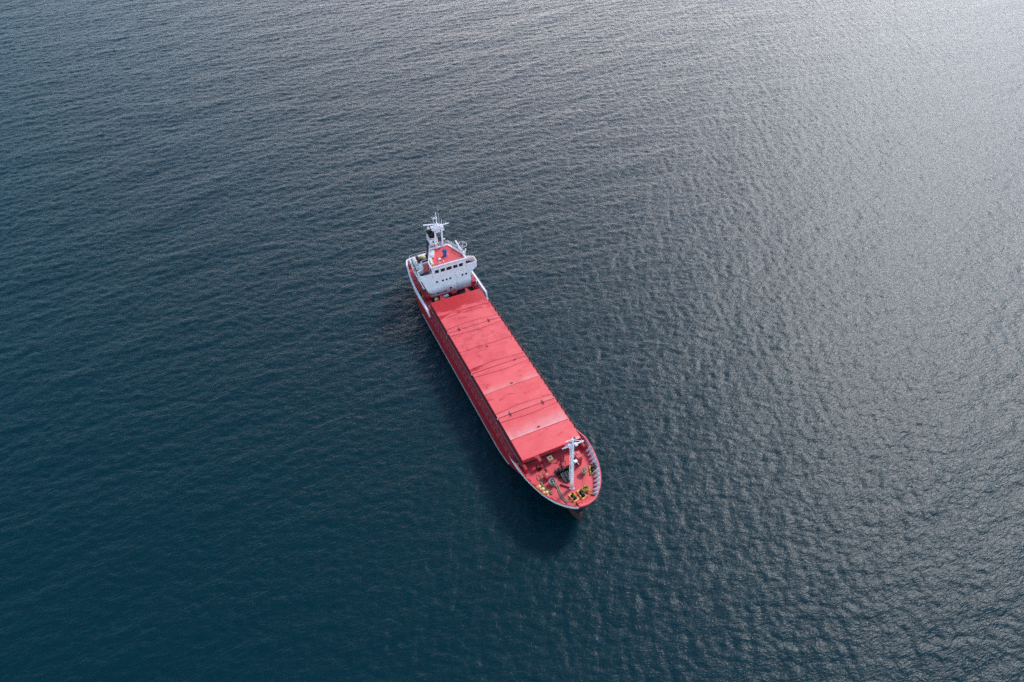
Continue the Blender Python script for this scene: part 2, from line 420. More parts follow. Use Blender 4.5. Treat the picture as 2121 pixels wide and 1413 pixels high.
ST = [(-15.7, 4.7, -14.2, 2.6), (-14.2, 5.2, -13.4, 3.6), (-12.3, 5.55, -12.0, 4.5), (-10.5, 5.85, -10.4, 5.1), (-7.8, 6.1, -7.8, 5.7),
      (-5.5, 6.2, -5.5, 6.0), (-3, 6.2, -3, 6.15), (0, 6.2, 0, 6.2), (12, 6.2, 12, 6.2), (24, 6.2, 24, 6.2), (34, 6.2, 34, 6.18), (36, 6.2, 36, 6.0), (38, 6.2, 37.8, 5.6),
      (40, 6.15, 39.6, 4.9), (42, 5.95, 41.4, 4.0), (43.5, 5.7, 42.8, 3.3), (45, 5.33, 44.1, 2.6), (46.5, 4.88, 45.5, 1.9),
      (48, 4.26, 46.8, 1.35), (49.25, 3.5, 47.9, 0.9), (50.2, 2.7, 48.8, 0.55), (50.95, 1.83, 49.4, 0.3), (51.38, 1.0, 49.8, 0.12), (51.55, 0.02, 50.0, 0.02)]
def dense(ST, k=3):
    out = []
    for i in range(len(ST) - 1):
        p0, p1, p2, p3 = [np.array(ST[j]) for j in (max(i - 1, 0), i, i + 1, min(i + 2, len(ST) - 1))]
        n = k if p1[0] > 34 or p1[0] < -5 else 1
        for j in range(n):
            t = j / n
            if n == 1: q = p1
            else: q = 0.5 * (2 * p1 + (p2 - p0) * t + (2 * p0 - 5 * p1 + 4 * p2 - p3) * t * t + (3 * p1 - p0 - 3 * p2 + p3) * t ** 3)
            q = np.array([q[0], min(q[1], 6.2), q[2], max(min(q[3], 6.2), 0.02)])
            out.append(q)
    out.append(np.array(ST[-1])); return out
SD = dense(ST)
def zdeck(x): return 4.0 + 0.55 * (max(0, x - 37) / 15.0) ** 1.4
def hb(x):
    xs = [s[0] for s in SD]; return float(np.interp(x, xs, [s[1] for s in SD]))

# hull shell
def hull_rows(z_list_fn):
    rows = []
    for xd, hd, xw, hw in SD:
        zd = zdeck(xd); row = []
        for z in z_list_fn(zd):
            t = min(1, max(0, z / zd)); e = 1.0 + 0.7 * sstep(36, 44, xd)
            half = hw + (hd - hw) * t ** e; xx = xw + (xd - xw) * t
            if z < 0: half = hw * (1.0 + 0.12 * z)
            row.append((xx, half, z))
        rows.append(row)
    return rows
def both(rows): return [[(x, -y, z) for x, y, z in r] + [(x, y, z) for x, y, z in r[::-1]] for r in rows]
top = hull_rows(lambda zd: [zd, zd * 0.86, zd * 0.6, zd * 0.4, 1.0, 0.75])
bot = hull_rows(lambda zd: [0.75, 0.3, -0.6, -2.0])
mb = MB()
for r in ([[(x, -y, z) for x, y, z in q] for q in top], [[(x, y, z) for x, y, z in q[::-1]] for q in top]): mb.grid(r)
mb.cur = 1
mb.grid(both(bot))
mb.cur = 0
tr = [(x, -y, z) for x, y, z in top[0]] + [(x, y, z) for x, y, z in top[0][::-1]]
i = mb.add(tr); mb.face([i + q for q in range(len(tr))])
mb.cur = 1
tr = [(x, -y, z) for x, y, z in bot[0]] + [(x, y, z) for x, y, z in bot[0][::-1]]
i = mb.add(tr); mb.face([i + q for q in range(len(tr))])
for k, f in enumerate(mb.f):                      # bow shell blackened: the shade under its flare put into colour
    c_ = sum((Vector(mb.v[q]) for q in f), Vector()) / len(f)
    if c_.x > 40.0: mb.mi[k] = 1
hull = part(mb, 'hull', ['hull', 'boot_bow_shade'])
# bulb of the bow just breaking the surface
mb = MB(); mb.ball((48.6, 0, -0.55), (2.55, 0.95, 1.65), 18, 12)
sub(mb, 'bulbous_bow', 'rust', hull, 'rust brown bulbous bow just breaking the surface')
# worn grey rubbing strake along both sides
for s in (-1, 1):
    path = []
    for x in np.linspace(-3, 37.5, 40):
        j = np.interp(x, [q[0] for q in SD], [q[3] for q in SD]); hd = hb(x); t = (0.95 / 4.0) ** (1 + 0.7 * sstep(36, 44, x))
        path.append((x, s * (j + (hd - j) * t + 0.02), 0.95))
    mb = MB()
    mb.grid([[(x, y - s * 0.05, z - 0.16), (x, y + s * 0.08, z - 0.13), (x, y + s * 0.08, z + 0.13), (x, y - s * 0.05, z + 0.16)] for x, y, z in path], False, True)
    sub(mb, 'rubbing_strake', 'strake', hull)

# main deck
mb = MB()
mb.grid([[(s[0], -s[1], zdeck(s[0])), (s[0], -s[1] * 0.5, zdeck(s[0]) + 0.03), (s[0], 0, zdeck(s[0]) + 0.05), (s[0], s[1] * 0.5, zdeck(s[0]) + 0.03), (s[0], s[1], zdeck(s[0]))] for s in SD], True)
deck = part(mb, 'main_deck', 'deck')

# bulwarks: a plate wall with a cap rail, built along a list of (x, y, base z, top z, outward lean)
def wall(path, th=0.08):
    mb = MB(); rows = []
    for k, (x, y, z0, z1, ln) in enumerate(path):
        a = path[max(k - 1, 0)]; b = path[min(k + 1, len(path) - 1)]
        t = Vector((b[0] - a[0], b[1] - a[1], 0)).normalized(); nrm = Vector((t.y, -t.x, 0))
        p = Vector((x, y, z0)); q = Vector((x, y, z1)) + nrm * ln
        rows.append([p + nrm * 0.0, q, q - nrm * th, p - nrm * th])
    return rows
def build_wall(path, name, m, capm, capw=0.16, label=None, caph=0.06):
    rows = wall(path); mb = MB(); mb.grid(rows, False, True)
    for r in (rows[0], rows[-1]): i = mb.add(r); mb.face([i, i + 1, i + 2, i + 3])
    w_ = part(mb, name, m, label)
    cr = []
    for r in rows:
        nrm = (r[1] - r[2]).normalized(); z = Vector((0, 0, 1))
        o, n_ = r[1] + nrm * (capw * 0.35), r[2] - nrm * (capw * 0.65)
        cr.append([o + z * 0.003, o + z * caph, n_ + z * caph, n_ + z * 0.003])
    mb = MB(); mb.grid(cr, False, True)
    for r in (cr[0], cr[-1]): i = mb.add(r); mb.face([i, i + 1, i + 2, i + 3])
    sub(mb, 'cap_rail', capm, w_)
    return w_, rows

# path runs port -> bow -> starboard so that the outward normal is (t.y, -t.x): check sign per list
bow = [s for s in SD if s[0] > 37.4]
def bw_h(x): return 0.06 + 1.20 * sstep(37.4, 41.5, x)
def bow_path(sel, sgn):
    out = []
    for s in sel: out.append((s[0], sgn * s[1], zdeck(s[0]), zdeck(s[0]) + bw_h(s[0]), 0.42 * sstep(38, 46, s[0])))
    return out
YP, YS = 1.75, 1.0                                         # where the white paint stops on either side of the tip
def cut(y): return np.array([float(np.interp(-y, [-q[1] for q in bow], [q[0] for q in bow])), y, 0, 0])
star_path = bow_path([q for q in bow if q[1] > YS] + [cut(YS)], -1)            # x rising on the -y side, outward is -y
port_path = bow_path([q for q in bow if q[1] > YP] + [cut(YP)], 1)[::-1]       # x falling on the +y side, outward is +y
wS, rS = build_wall(star_path, 'bulwark', 'white', 'red', 0.10, 'white forward bulwark with red cap rail', 0.05)
wP, rP = build_wall(port_path, 'bulwark', 'white', 'deck', 0.08, 'white forward bulwark with triangular stays', 0.04)
tp = bow_path([cut(YS)] + [q for q in bow if q[1] < YS], -1) + bow_path(([cut(YP)] + [q for q in bow if q[1] < YP])[::-1][1:], 1)
wT, rT = build_wall(tp, 'bulwark', 'red', 'deck', 0.12, 'red bulwark at the tip of the bow', 0.05)
# sloping red plate inside the tip
mb = MB(); rows = []
for r in rT:
    p = r[2]; inner = r[3]
    nrm = (r[1] - r[2]).normalized()
    rows.append([p + Vector((0, 0, -0.03)) - nrm * 0.04, r[3] - nrm * 1.15 + Vector((0, 0, 0.06))])
mb.grid(rows, True); apron = part(mb, 'bow_apron', 'deck')
# roller fairleads standing on it in two pairs
for x, y, z in ((51.02, -0.72, 5.1), (51.16, -0.28, 5.12), (51.15, 1.18, 5.1), (50.98, 1.58, 5.08)):
    mb = MB(); mb.lathe((x, y, z - 0.45), [(0.17, 0), (0.17, 0.42), (0.21, 0.44), (0.21, 0.52), (0.10, 0.58)], 12)
    part(mb, 'fairlead_roller', 'dkred')

# triangular stays inside the bulwark
def stays(rows, wobj, step, m, depth, skip=None, th=0.09, fl=0.16):
    acc = 0; last = None
    for k in range(len(rows) - 1):
        a, b = rows[k], rows[k + 1]; seg = (b[3] - a[3]).length; pos = 0
        while acc + (seg - pos) >= step:
            pos += step - acc; acc = 0; t = pos / seg
            base = a[3].lerp(b[3], t); tp_ = a[2].lerp(b[2], t)
            if skip and skip(base): continue
            d = (b[3] - a[3]).normalized(); nin = Vector((-d.y, d.x, 0)).normalized()
            if nin.dot(Vector((45, 0, 0)) - base) < 0 and abs(base.y) > 1: nin = -nin
            hgt = tp_.z - base.z
            if hgt < 0.4: continue
            mb = MB()
            p0 = base + Vector((0, 0, 0.02)); p1 = tp_ - Vector((0, 0, 0.02)); p2 = base + nin * depth + Vector((0, 0, 0.03)); p3 = base + nin * (depth * 0.92) + Vector((0, 0, 0.14))
            mb.plate([p0 - d * th / 2, p2 - d * th / 2, p3 - d * th / 2, p1 + nin * 0.12 - d * th / 2, p1 - d * th / 2], d * th)
            mb.plate([p3 - d * fl * 0.2, p1 + nin * 0.12 - d * fl * 0.7, p1 + nin * 0.12 + d * fl * 0.7, p3 + d * fl * 0.2], nin * 0.05 + Vector((0, 0, 0.03)))
            sub(mb, 'bulwark_stay', m, wobj)
        acc += seg - pos
stays(rP, wP, 0.86, 'white', 0.55, lambda p: p.x < 42.2 or 45.3 < p.x < 46.6)
stays(rS, wS, 1.2, 'red', 0.40, lambda p: p.x < 42.2)

# aft bulwark round the poop
aft = [s for s in SD if s[0] < -2.9]
def aft_h(x): return 1.28 if x <= 0.75 else 1.28 - 1.2 * sstep(0.7, 1.7, x)
def aft_path(sgn):
    return [(s[0], sgn * s[1], 4.0, 4.0 + 1.28, 0.10) for s in aft] + [(x, sgn * 6.2, 4.0, 4.0 + aft_h(x), 0.10 * (aft_h(x) / 1.28)) for x in (-1.5, 0.0, 0.75, 1.0, 1.25, 1.5, 1.8)]
b1, _ = build_wall(aft_path(-1), 'bulwark', 'white', 'white', 0.24, 'white bulwark round the poop deck')
b2, _ = build_wall(aft_path(1)[::-1], 'bulwark', 'white', 'white', 0.30, 'white bulwark round the poop deck')
tpath = [(-15.7 - 0.35 * (1 - (y / 4.7) ** 2), y, 4.0, 5.28, 0.10) for y in np.linspace(4.7, -4.7, 9)]
b3, _ = build_wall(tpath, 'bulwark', 'white', 'white', 0.30, 'white bulwark across the transom')
mb = MB(); mb.prism([(-15.7 - 0.35 * (1 - (y / 4.7) ** 2), y) for y in np.linspace(4.7, -4.7, 9)] + [(-15.69, -4.7), (-15.69, 4.7)], 2.6, 4.0)
sub(mb, 'transom_plate', 'hull', hull)

# open railings along the side decks
for s in (-1, 1):
    mb = MB(); xs = np.arange(2.4, 37.6, 1.52)
    for x in xs:
        mb.box(x - 0.07, x + 0.07, s * 6.1 - 0.05, s * 6.1 + 0.05, 4.0, 5.12)
    for z in (4.38, 4.75, 5.10): mb.tube([(1.6, s * 6.1, z), (37.9, s * 6.1, z)], 0.026, 5)
    part(mb, 'railing', 'dkred')

# ------------------------------------------------------------------ hatch
mb = MB()
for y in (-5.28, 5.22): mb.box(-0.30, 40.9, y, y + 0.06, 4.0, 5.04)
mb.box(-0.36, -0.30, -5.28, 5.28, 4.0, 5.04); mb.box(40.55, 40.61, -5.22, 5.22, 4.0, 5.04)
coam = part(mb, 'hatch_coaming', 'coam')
for s in (-1, 1):
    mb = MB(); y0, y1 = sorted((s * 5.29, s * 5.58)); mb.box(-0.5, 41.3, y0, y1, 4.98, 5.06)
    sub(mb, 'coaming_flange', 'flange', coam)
    for x in np.arange(0.6, 41, 1.52):
        mb = MB(); mb.plate([(x, s * 5.285, 4.02), (x, s * 5.56, 4.97), (x, s * 5.285, 4.97)], (0.05, 0, 0))
        sub(mb, 'coaming_bracket', 'coam', coam)
    # the coaming runs on past the hatch as a low wall
    mb = MB(); ya, yb = sorted((s * 5.38, s * 4.92)); mb.box(40.95, 42.25, ya, yb, 4.0, 5.25)
    mb.box(40.95, 42.22, ya + 0.1, yb - 0.1, 5.25, 5.29)
    sub(mb, 'coaming_end', 'red', coam)
HX = [0.0, 4.6, 9.42, 15.05, 20.75, 26.1, 31.75, 36.7, 41.0]
covers = []
for k in range(8):
    a, b = HX[k] + 0.025, HX[k + 1] - 0.025
    mb = MB()
    ys = np.linspace(-5.2, 5.2, 9)
    top_z = lambda x, y: 5.985 + 0.05 * (1 - (y / 5.2) ** 2) * (1 if True else 0)
    xs = [a, a + 0.05, (a + b) / 2, b - 0.05, b]
    mb.grid([[(x, y, top_z(x, y) - (0.03 if x in (a, b) else 0.0)) for y in ys] for x in xs], False)
    mb.cur = 2  # upright faces take a darker red: their shade put into colour
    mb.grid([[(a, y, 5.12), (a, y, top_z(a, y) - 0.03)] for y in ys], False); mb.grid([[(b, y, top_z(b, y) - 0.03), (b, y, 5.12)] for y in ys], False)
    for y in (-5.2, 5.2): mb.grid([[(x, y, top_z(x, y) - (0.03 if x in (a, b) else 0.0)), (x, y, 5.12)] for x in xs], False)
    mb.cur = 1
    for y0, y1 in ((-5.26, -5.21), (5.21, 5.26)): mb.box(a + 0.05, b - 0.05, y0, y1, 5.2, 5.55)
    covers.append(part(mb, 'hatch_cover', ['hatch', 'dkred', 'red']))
def lug(x, y, m='grease'):
    mb = MB(); z = 6.035
    mb.box(x - 0.55, x + 0.30, y - 0.035, y + 0.035, z, z + 0.08); mb.box(x - 0.05, x + 0.05, y - 0.30, y + 0.24, z, z + 0.10)
    mb.box(x + 0.30, x + 0.42, y - 0.20, y + 0.06, z, z + 0.12)
    return mb
for k, x in ((1, 9.35), (5, 31.75)):
    for y in (-3.0, 3.02): sub(lug(x, y), 'lifting_lug', 'lug', covers[k])
for k, x, y in ((3, 20.78, 3.0), (2, 15.6, -0.1), (4, 25.62, 0.13), (6, 36.12, 0.02)):
    mb = MB(); mb.box(x - 0.10, x + 0.10, y - 0.22, y + 0.22, 6.03, 6.12); sub(mb, 'deck_eye', 'dkred', covers[k])
for k, x, st in ((1, 9.42, 0), (3, 20.75, 1), (5, 31.75, 1)):
    for d, ym in ((-1, -0.7), (1, 0.7)):
        p = [(x + d * 0.98, -5.2, 6.0), (x + d * 1.15, -2.6, 6.03), (x + d * 1.34, ym - 0.4, 6.045), (x + d * 1.30, ym + 0.8, 6.045), (x + d * 0.96, 5.2, 6.0)]
        mb = MB(); mb.tube(p, 0.042, 6); sub(mb, 'sealing_strip', 'seam', covers[k if d < 0 else k + 1])
    mb = MB(); mb.tube([(x, -5.2, 6.0), (x, 0, 6.045), (x, 5.2, 6.0)], 0.04 if st else 0.025, 6); sub(mb, 'sealing_strip', 'seam', covers[k])
    for y in (-5.27, 5.27):
        mb = MB(); mb.box(x - 0.12, x + 0.12, y - 0.08, y + 0.08, 5.7, 6.02); sub(mb, 'cover_clamp', 'ropered', covers[k])
# lugs sticking out at both ends of the hatch
for y in (-2.67, 2.67):
    mb = MB(); mb.prism([(40.98, y - 0.75), (41.4, y - 0.3), (42.2, y - 0.2), (42.15, y + 0.2), (40.98, y + 0.24)], 5.55, 5.97)
    sub(mb, 'end_lug', 'red', covers[7])
    mb = MB(); mb.prism([(0.02, y + 0.55), (-0.5, y + 0.42), (-1.25, y + 0.26), (-1.3, y - 0.10), (-0.5, y - 0.35), (0.02, y - 0.5)], 5.5, 5.96)
    sub(mb, 'end_lug', 'red', covers[0])
# pipes under the fore end of the hatch
mb = MB()
for z, y0, y1 in ((4.75, -4.9, 4.9), (4.45, -4.9, 4.9)): mb.tube([(40.72, y0, z), (40.72, y1, z)], 0.06, 6)
part(mb, 'deck_pipe', 'greydk')

# ------------------------------------------------------------------ accommodation aft
YC = 0.42
mb = MB()
mb.box(-12.5, -3.8, -4.1, 4.92, 4.0, 6.32); mb.box(-9.3, -3.8, -4.1, 4.92, 6.32, 8.66)   # two storeys
acc = part(mb, 'accommodation_block', 'white')
# casing up the front and the brackets that carry the wings
mb = MB(); mb.box(-3.8, -3.5, 0.72, 1.62, 4.0, 8.15); sub(mb, 'front_casing', 'white', acc)
mb = MB(); mb.plate([(-3.79, -5.45, 8.64), (-3.79, -4.08, 8.64), (-3.79, -4.08, 4.9)], (-0.08, 0, 0)); sub(mb, 'wing_bracket', 'white', acc)
mb = MB(); mb.plate([(-3.79, 6.33, 8.64), (-3.79, 4.9, 8.64), (-3.79, 4.9, 7.3)], (-0.08, 0, 0)); sub(mb, 'wing_bracket', 'white', acc)
def window(x, y, z, wy, wz, parent):
    mb = MB(); t = 0.045
    for a in ((y - wy / 2 - t, y - wy / 2, z - wz / 2 - t, z + wz / 2 + t), (y + wy / 2, y + wy / 2 + t, z - wz / 2 - t, z + wz / 2 + t),
              (y - wy / 2, y + wy / 2, z + wz / 2, z + wz / 2 + t), (y - wy / 2, y + wy / 2, z - wz / 2 - t, z - wz / 2)):
        mb.box(x, x + 0.05, *a)
    mb.cur = 1; mb.box(x + 0.002, x + 0.02, y - wy / 2, y + wy / 2, z - wz / 2, z + wz / 2)
    return sub(mb, 'window', ['white', 'glass'], parent)
for y in (-2.33, -1.08, -0.28, 0.50, 3.10, 3.90): window(-3.8, y, 7.40, 0.42, 0.46, acc)
window(-3.8, 0.42, 4.95, 0.42, 0.5, acc)
# door in the starboard side
mb = MB(); mb.box(-6.6, -5.8, -4.13, -4.1, 4.15, 6.0); mb.cur = 1; mb.box(-6.3, -6.1, -4.15, -4.13, 5.3, 5.6)
sub(mb, 'door', ['dkred', 'glass'], acc)
# painted lettering low on the front
cu = bpy.data.curves.new('lettering', 'FONT'); cu.body = 'NO SMOKING'; cu.size = 0.66; cu.extrude = 0.004; cu.space_character = 1.12; cu.offset = 0.022
to = bpy.data.objects.new('lettering_curve', cu); C.objects.link(to)
bpy.context.view_layer.update()
me = bpy.data.meshes.new_from_object(to.evaluated_get(bpy.context.evaluated_depsgraph_get()))
bpy.data.objects.remove(to)
xs_ = [v.co.x for v in me.vertices]; sx = 3.35 / (max(xs_) - min(xs_))
for v in me.vertices: v.co = Vector((-3.794 + v.co.z, -3.72 + (v.co.x - min(xs_)) * sx, 4.28 + v.co.y))
me.materials.clear(); me.materials.append(M['lettering'])
lt = bpy.data.objects.new('lettering', me); C.objects.link(lt); lt.parent = acc

# boat deck over the poop
mb = MB()
mb.prism([(-3.9, -4.98), (-3.9, -4.12), (-9.32, -4.12), (-9.32, 4.94), (-3.9, 4.94), (-3.9, 5.5), (-13.9, 5.3), (-14.2, 4.4), (-14.2, -3.9), (-14.0, -4.55)], 6.32, 6.50)
bd = part(mb, 'boat_deck', 'oxide')
mb = MB()                                                       # white edge of the deck and its posts
edge = [(-3.95, -5.0), (-8.3, -5.0), (-10.6, -4.92), (-14.05, -4.58), (-14.25, -3.9), (-14.25, 4.4)]
for p, q in zip(edge, edge[1:]):
    mb.tube([(p[0], p[1], 6.42), (q[0], q[1], 6.42)], 0.11, 6)
sub(mb, 'deck_edge', 'white', bd)
mb = MB()
for z in (6.95, 7.4):
    for p, q in zip(edge[1:], edge[2:]): mb.tube([(p[0], p[1], z), (q[0], q[1], z)], 0.03, 5)
for p, q in zip(edge[1:], edge[2:]):
    L_ = math.hypot(q[0] - p[0], q[1] - p[1]); n_ = max(1, int(L_ / 1.4))
    for k in range(n_ + 1):
        x, y = p[0] + (q[0] - p[0]) * k / n_, p[1] + (q[1] - p[1]) * k / n_; mb.tube([(x, y, 6.4), (x, y, 7.4)], 0.03, 5)
sub(mb, 'railing', 'white', bd)
for x in (-13.6, -11.2, -8.6, -6.0):
    for y in (-4.75, 5.15):
        mb = MB(); mb.tube([(x, y * (0.93 if x < -12 else 1), 4.0), (x, y * (0.93 if x < -12 else 1), 6.34)], 0.06, 6); sub(mb, 'deck_post', 'white', bd)

# bridge deck with its two wings
mb = MB(); mb.prism([(-3.9, -3.2), (-3.9, 4.1), (-6.0, 4.1), (-10.0, 3.6), (-10.0, -1.6), (-8.7, -2.0), (-8.7, -3.75), (-6.05, -4.15), (-6.0, -3.2)], 8.66, 8.76)
br = part(mb, 'bridge_deck', 'deck')
def wing(s):
    y0, y1 = (-4.2, -5.55) if s < 0 else (5.0, 6.3)
    yin = -3.2 if s < 0 else 4.06
    mb = MB()
    fl = [(-3.72, yin), (-3.72, y1 + s * 0.02 - s * 0.1), (-5.5, y1), (-6.05, y0), (-6.05, yin)]
    if s < 0: fl = fl[::-1]
    mb.cur = 1; mb.prism(fl, 8.62, 8.74); mb.cur = 0  # dark grey floor: shade inside the wing put into its colour
    ln = [(-3.68, yin), (-3.68, y1 + s * -0.08), (-4.0, y1 + s * 0.06), (-5.45, y1 + s * 0.08), (-6.08, y0), (-6.3, y0 - s * 0.1)]
    out = mb; th = 0.10
    for p, q in zip(ln, ln[1:]):
        d = Vector((q[0] - p[0], q[1] - p[1], 0)).normalized(); nn = Vector((-d.y, d.x, 0)) * (1 if s > 0 else -1)
        pp, qq = Vector((p[0], p[1], 8.55)), Vector((q[0], q[1], 8.55)); hh = 1.22
        mb.plate([pp, qq, qq + Vector((0, 0, hh)), pp + Vector((0, 0, hh))], nn * th)
    wg = part(mb, 'bridge_wing', ['white', 'greydk'])
    cp = MB()
    cp.tube([(p[0] - 0.04, p[1] - s * 0.04, 9.80) for p in ln], 0.085, 6)
    sub(cp, 'cap_rail', 'white', wg)
    return wg
wing(-1); wing(1)
# low wall along the aft starboard edge of the bridge deck
mb = MB(); mb.plate([(-6.3, -4.12, 8.67), (-8.7, -3.75, 8.67), (-8.7, -3.75, 9.55), (-6.3, -4.12, 9.75)], (0.01, 0.08, 0))
mb.tube([(-6.3, -4.08, 9.78), (-8.7, -3.71, 9.58), (-8.75, -2.2, 9.58)], 0.06, 6); mb.tube([(-8.75, -2.2, 8.7), (-8.75, -2.2, 9.58)], 0.04, 6)
sub(mb, 'deck_wall', 'white', br)

# wheelhouse
HEX = [(-3.70, -3.12), (-3.70, 3.92), (-5.4, 3.85), (-9.2, 2.35), (-9.2, -1.45), (-5.2, -3.10)]
mb = MB(); mb.prism(HEX, 8.76, 11.2)
wh = part(mb, 'wheelhouse', 'white')
for a, b in ((-2.59, -1.74), (-1.39, -0.50), (-0.18, 0.92), (1.25, 2.14), (2.46, 3.30)):
    window(-3.70, (a + b) / 2, 10.07, b - a, 0.74, wh)
for y, x0, x1 in ((-3.125, -4.9, -4.1),):
    mb = MB(); mb.box(x0, x1, y - 0.02, y, 9.7, 10.4); sub(mb, 'window', 'glass', wh)
mb = MB(); mb.plate([(-6.0, -2.80, 8.8), (-6.8, -2.47, 8.8), (-6.8, -2.47, 10.6), (-6.0, -2.80, 10.6)], (-0.02, -0.05, 0)); sub(mb, 'door', 'dkred', wh)
# roof with sloping visor
OUT = [(-3.42, -3.32), (-3.42, 4.14), (-5.3, 4.12), (-9.4, 2.5), (-9.4, -1.6), (-5.1, -3.32)]
INN = [(-3.75, -3.05), (-3.75, 3.86), (-5.35, 3.80), (-9.15, 2.28), (-9.15, -1.38), (-5.2, -3.02)]
LOW = [(-3.66, -3.14), (-3.66, 3.96), (-5.4, 3.93), (-9.22, 2.4), (-9.22, -1.5), (-5.15, -3.14)]
mb = MB()
n6 = 6
lo = mb.add([(x, y, 10.85) for x, y in LOW]); o1 = mb.add([(x, y, 11.50) for x, y in OUT]); i1 = mb.add([(x, y, 11.50) for x, y in INN]); i2 = mb.add([(x, y, 11.30) for x, y in INN]); lc = mb.add([(x, y, 10.85) for x, y in [(a * 0.999, b * 0.96) for a, b in HEX]])
for k in range(n6):
    j = (k + 1) % n6
    mb.face((lo + k, lo + j, o1 + j, o1 + k)); mb.face((o1 + k, o1 + j, i1 + j, i1 + k)); mb.face((i1 + k, i1 + j, i2 + j, i2 + k)); mb.face((lc + k, lc + j, lo + j, lo + k))
mb.cur = 1; mb.face([i2 + k for k in range(n6)])
roof = sub(mb, 'roof', ['white', 'deck'], wh)
# railings on the roof
mb = MB()
rp = [(-4.9, -3.18), (-9.25, -1.5), (-9.25, 2.4), (-5.4, 3.95), (-4.6, 4.0)]
for z in (11.82, 12.14, 12.46):
    for p, q in zip(rp, rp[1:]): mb.tube([(p[0], p[1], z), (q[0], q[1], z)], 0.035, 5)
for p, q in zip(rp, rp[1:]):
    L_ = math.hypot(q[0] - p[0], q[1] - p[1]); n_ = max(1, round(L_ / 1.15))
    for k in range(n_ + 1):
        x, y = p[0] + (q[0] - p[0]) * k / n_, p[1] + (q[1] - p[1]) * k / n_; mb.tube([(x, y, 11.48), (x, y, 12.46)], 0.035, 5)
part(mb, 'railing', 'white', 'white three bar railing round the wheelhouse roof')
mb = MB()
mb.tube([(-3.75, -2.9, 11.80), (-3.75, 3.8, 11.80)], 0.035, 5)
for y in np.linspace(-2.8, 3.7, 7): mb.tube([(-3.75, y, 11.48), (-3.75, y, 11.80)], 0.03, 5)
part(mb, 'railing', 'ropered', 'thin pink handrail along the front of the wheelhouse roof')

# blue canvas cover on the compass
mb = MB()
prof = [(0.46, 0.36, 0), (0.40, 0.30, 0.25), (0.30, 0.22, 0.55), (0.42, 0.30, 0.85), (0.52, 0.36, 1.15), (0.50, 0.33, 1.42), (0.30, 0.2, 1.56), (0.02, 0.02, 1.58)]
rows = []
for a, b, z in prof: rows.append([(-6.1 + b * math.cos(t), 0.55 + a * math.sin(t) * (1 + 0.10 * math.cos(2 * t)), 11.30 + z) for t in np.linspace(0, 2 * math.pi, 14, endpoint=False)])
mb.grid(rows, True, True)
cb = part(mb, 'compass', 'blue', 'standard compass under a tied blue canvas cover')
# white searchlight on a stalk
mb = MB(); mb.tube([(-4.4, -1.15, 11.3), (-4.4, -1.15, 12.0)], 0.05, 6); mb.lathe((-4.4, -1.15, 11.3), [(0.22, 0), (0.12, 0.08)], 10)
mb.ball((-4.42, -1.15, 12.2), 0.30, 12, 8)
mb.cur = 1; mb.lathe((-4.20, -1.15, 12.17), [(0.18, 0.0), (0.17, 0.12)], 10, 'x')
part(mb, 'searchlight', ['white', 'greydk'])
mb = MB(); mb.lathe((-4.6, -0.35, 11.3), [(0.14, 0), (0.14, 0.10), (0.02, 0.16)], 8); part(mb, 'roof_vent', 'white')
# loop aerial and tilted tube at the port side
mb = MB(); ctr = Vector((-6.6, 4.55, 12.45))
mb.tube([ctr + Vector((0.92 * math.cos(t), 0.80 * math.sin(t), 0.05)) for t in np.linspace(0, 2 * math.pi, 28, endpoint=False)], 0.045, 6, True)
for t in (0.4, 2.5, 4.6): mb.tube([ctr + Vector((0, 0, -0.1)), ctr + Vector((0.92 * math.cos(t), 0.80 * math.sin(t), 0.05))], 0.025, 5)
mb.tube([(-6.4, 4.2, 11.3), (-6.55, 4.5, 12.4)], 0.06, 6)
part(mb, 'loop_aerial', 'white')
mb = MB(); mb.tube([(-5.7, 3.95, 11.7), (-8.3, 3.75, 12.45)], 0.17, 10); mb.ball((-8.3, 3.75, 12.45), 0.17, 10, 6)
mb.tube([(-6.0, 3.93, 11.3), (-6.0, 3.93, 11.8)], 0.07, 6)
part(mb, 'crane_jib', 'white', 'stowed white tube on the port edge of the roof')
mb = MB(); mb.lathe((-5.0, 4.05, 11.3), [(0.30, 0), (0.30, 0.5), (0.24, 0.72), (0.08, 0.85)], 12); mb.lathe((-4.45, 3.85, 11.3), [(0.2, 0), (0.2, 0.55), (0.05, 0.7)], 10)
part(mb, 'roof_ventilator', 'white')
mb = MB(); mb.tube([(-6.9, 5.2, 9.6), (-6.9, 5.2, 10.6)], 0.04, 6); mb.lathe((-6.9, 5.2, 10.55), [(0.16, 0), (0.16, 0.38), (0.06, 0.42)], 10)
part(mb, 'navigation_light', 'white')

# radar mast
mb = MB()
for y in (0.0, 1.35):
    mb.tube([(-9.35, y, 8.7), (-9.3, y, 13.5), (-9.25, y - 0.02, 16.2)], 0.20, 10, r1=0.155)
    mb.lathe((-9.3, y, 11.28), [(0.34, 0), (0.3, 0.14), (0.2, 0.30)], 10)
mast = part(mb, 'radar_mast', 'white')
mb = MB(); mb.box(-9.75, -8.65, -0.75, 1.65, 16.18, 16.36)
mb.box(-8.72, -8.62, -0.75, 1.65, 15.95, 16.18)
mb.tube([(-9.2, -0.1, 15.80), (-9.2, 1.5, 15.80)], 0.06, 6); mb.tube([(-9.0, -0.3, 15.6), (-8.8, 0.7, 15.9)], 0.05, 6)
for y in (-0.4, 0.4, 1.2): mb.tube([(-8.75, y, 15.85), (-8.75, y, 16.2)], 0.04, 5)
sub(mb, 'mast_platform', 'white', mast)
mb = MB(); mb.box(-9.35, -9.0, -0.15, 1.0, 15.05, 15.42); sub(mb, 'equipment_box', 'white', mast)
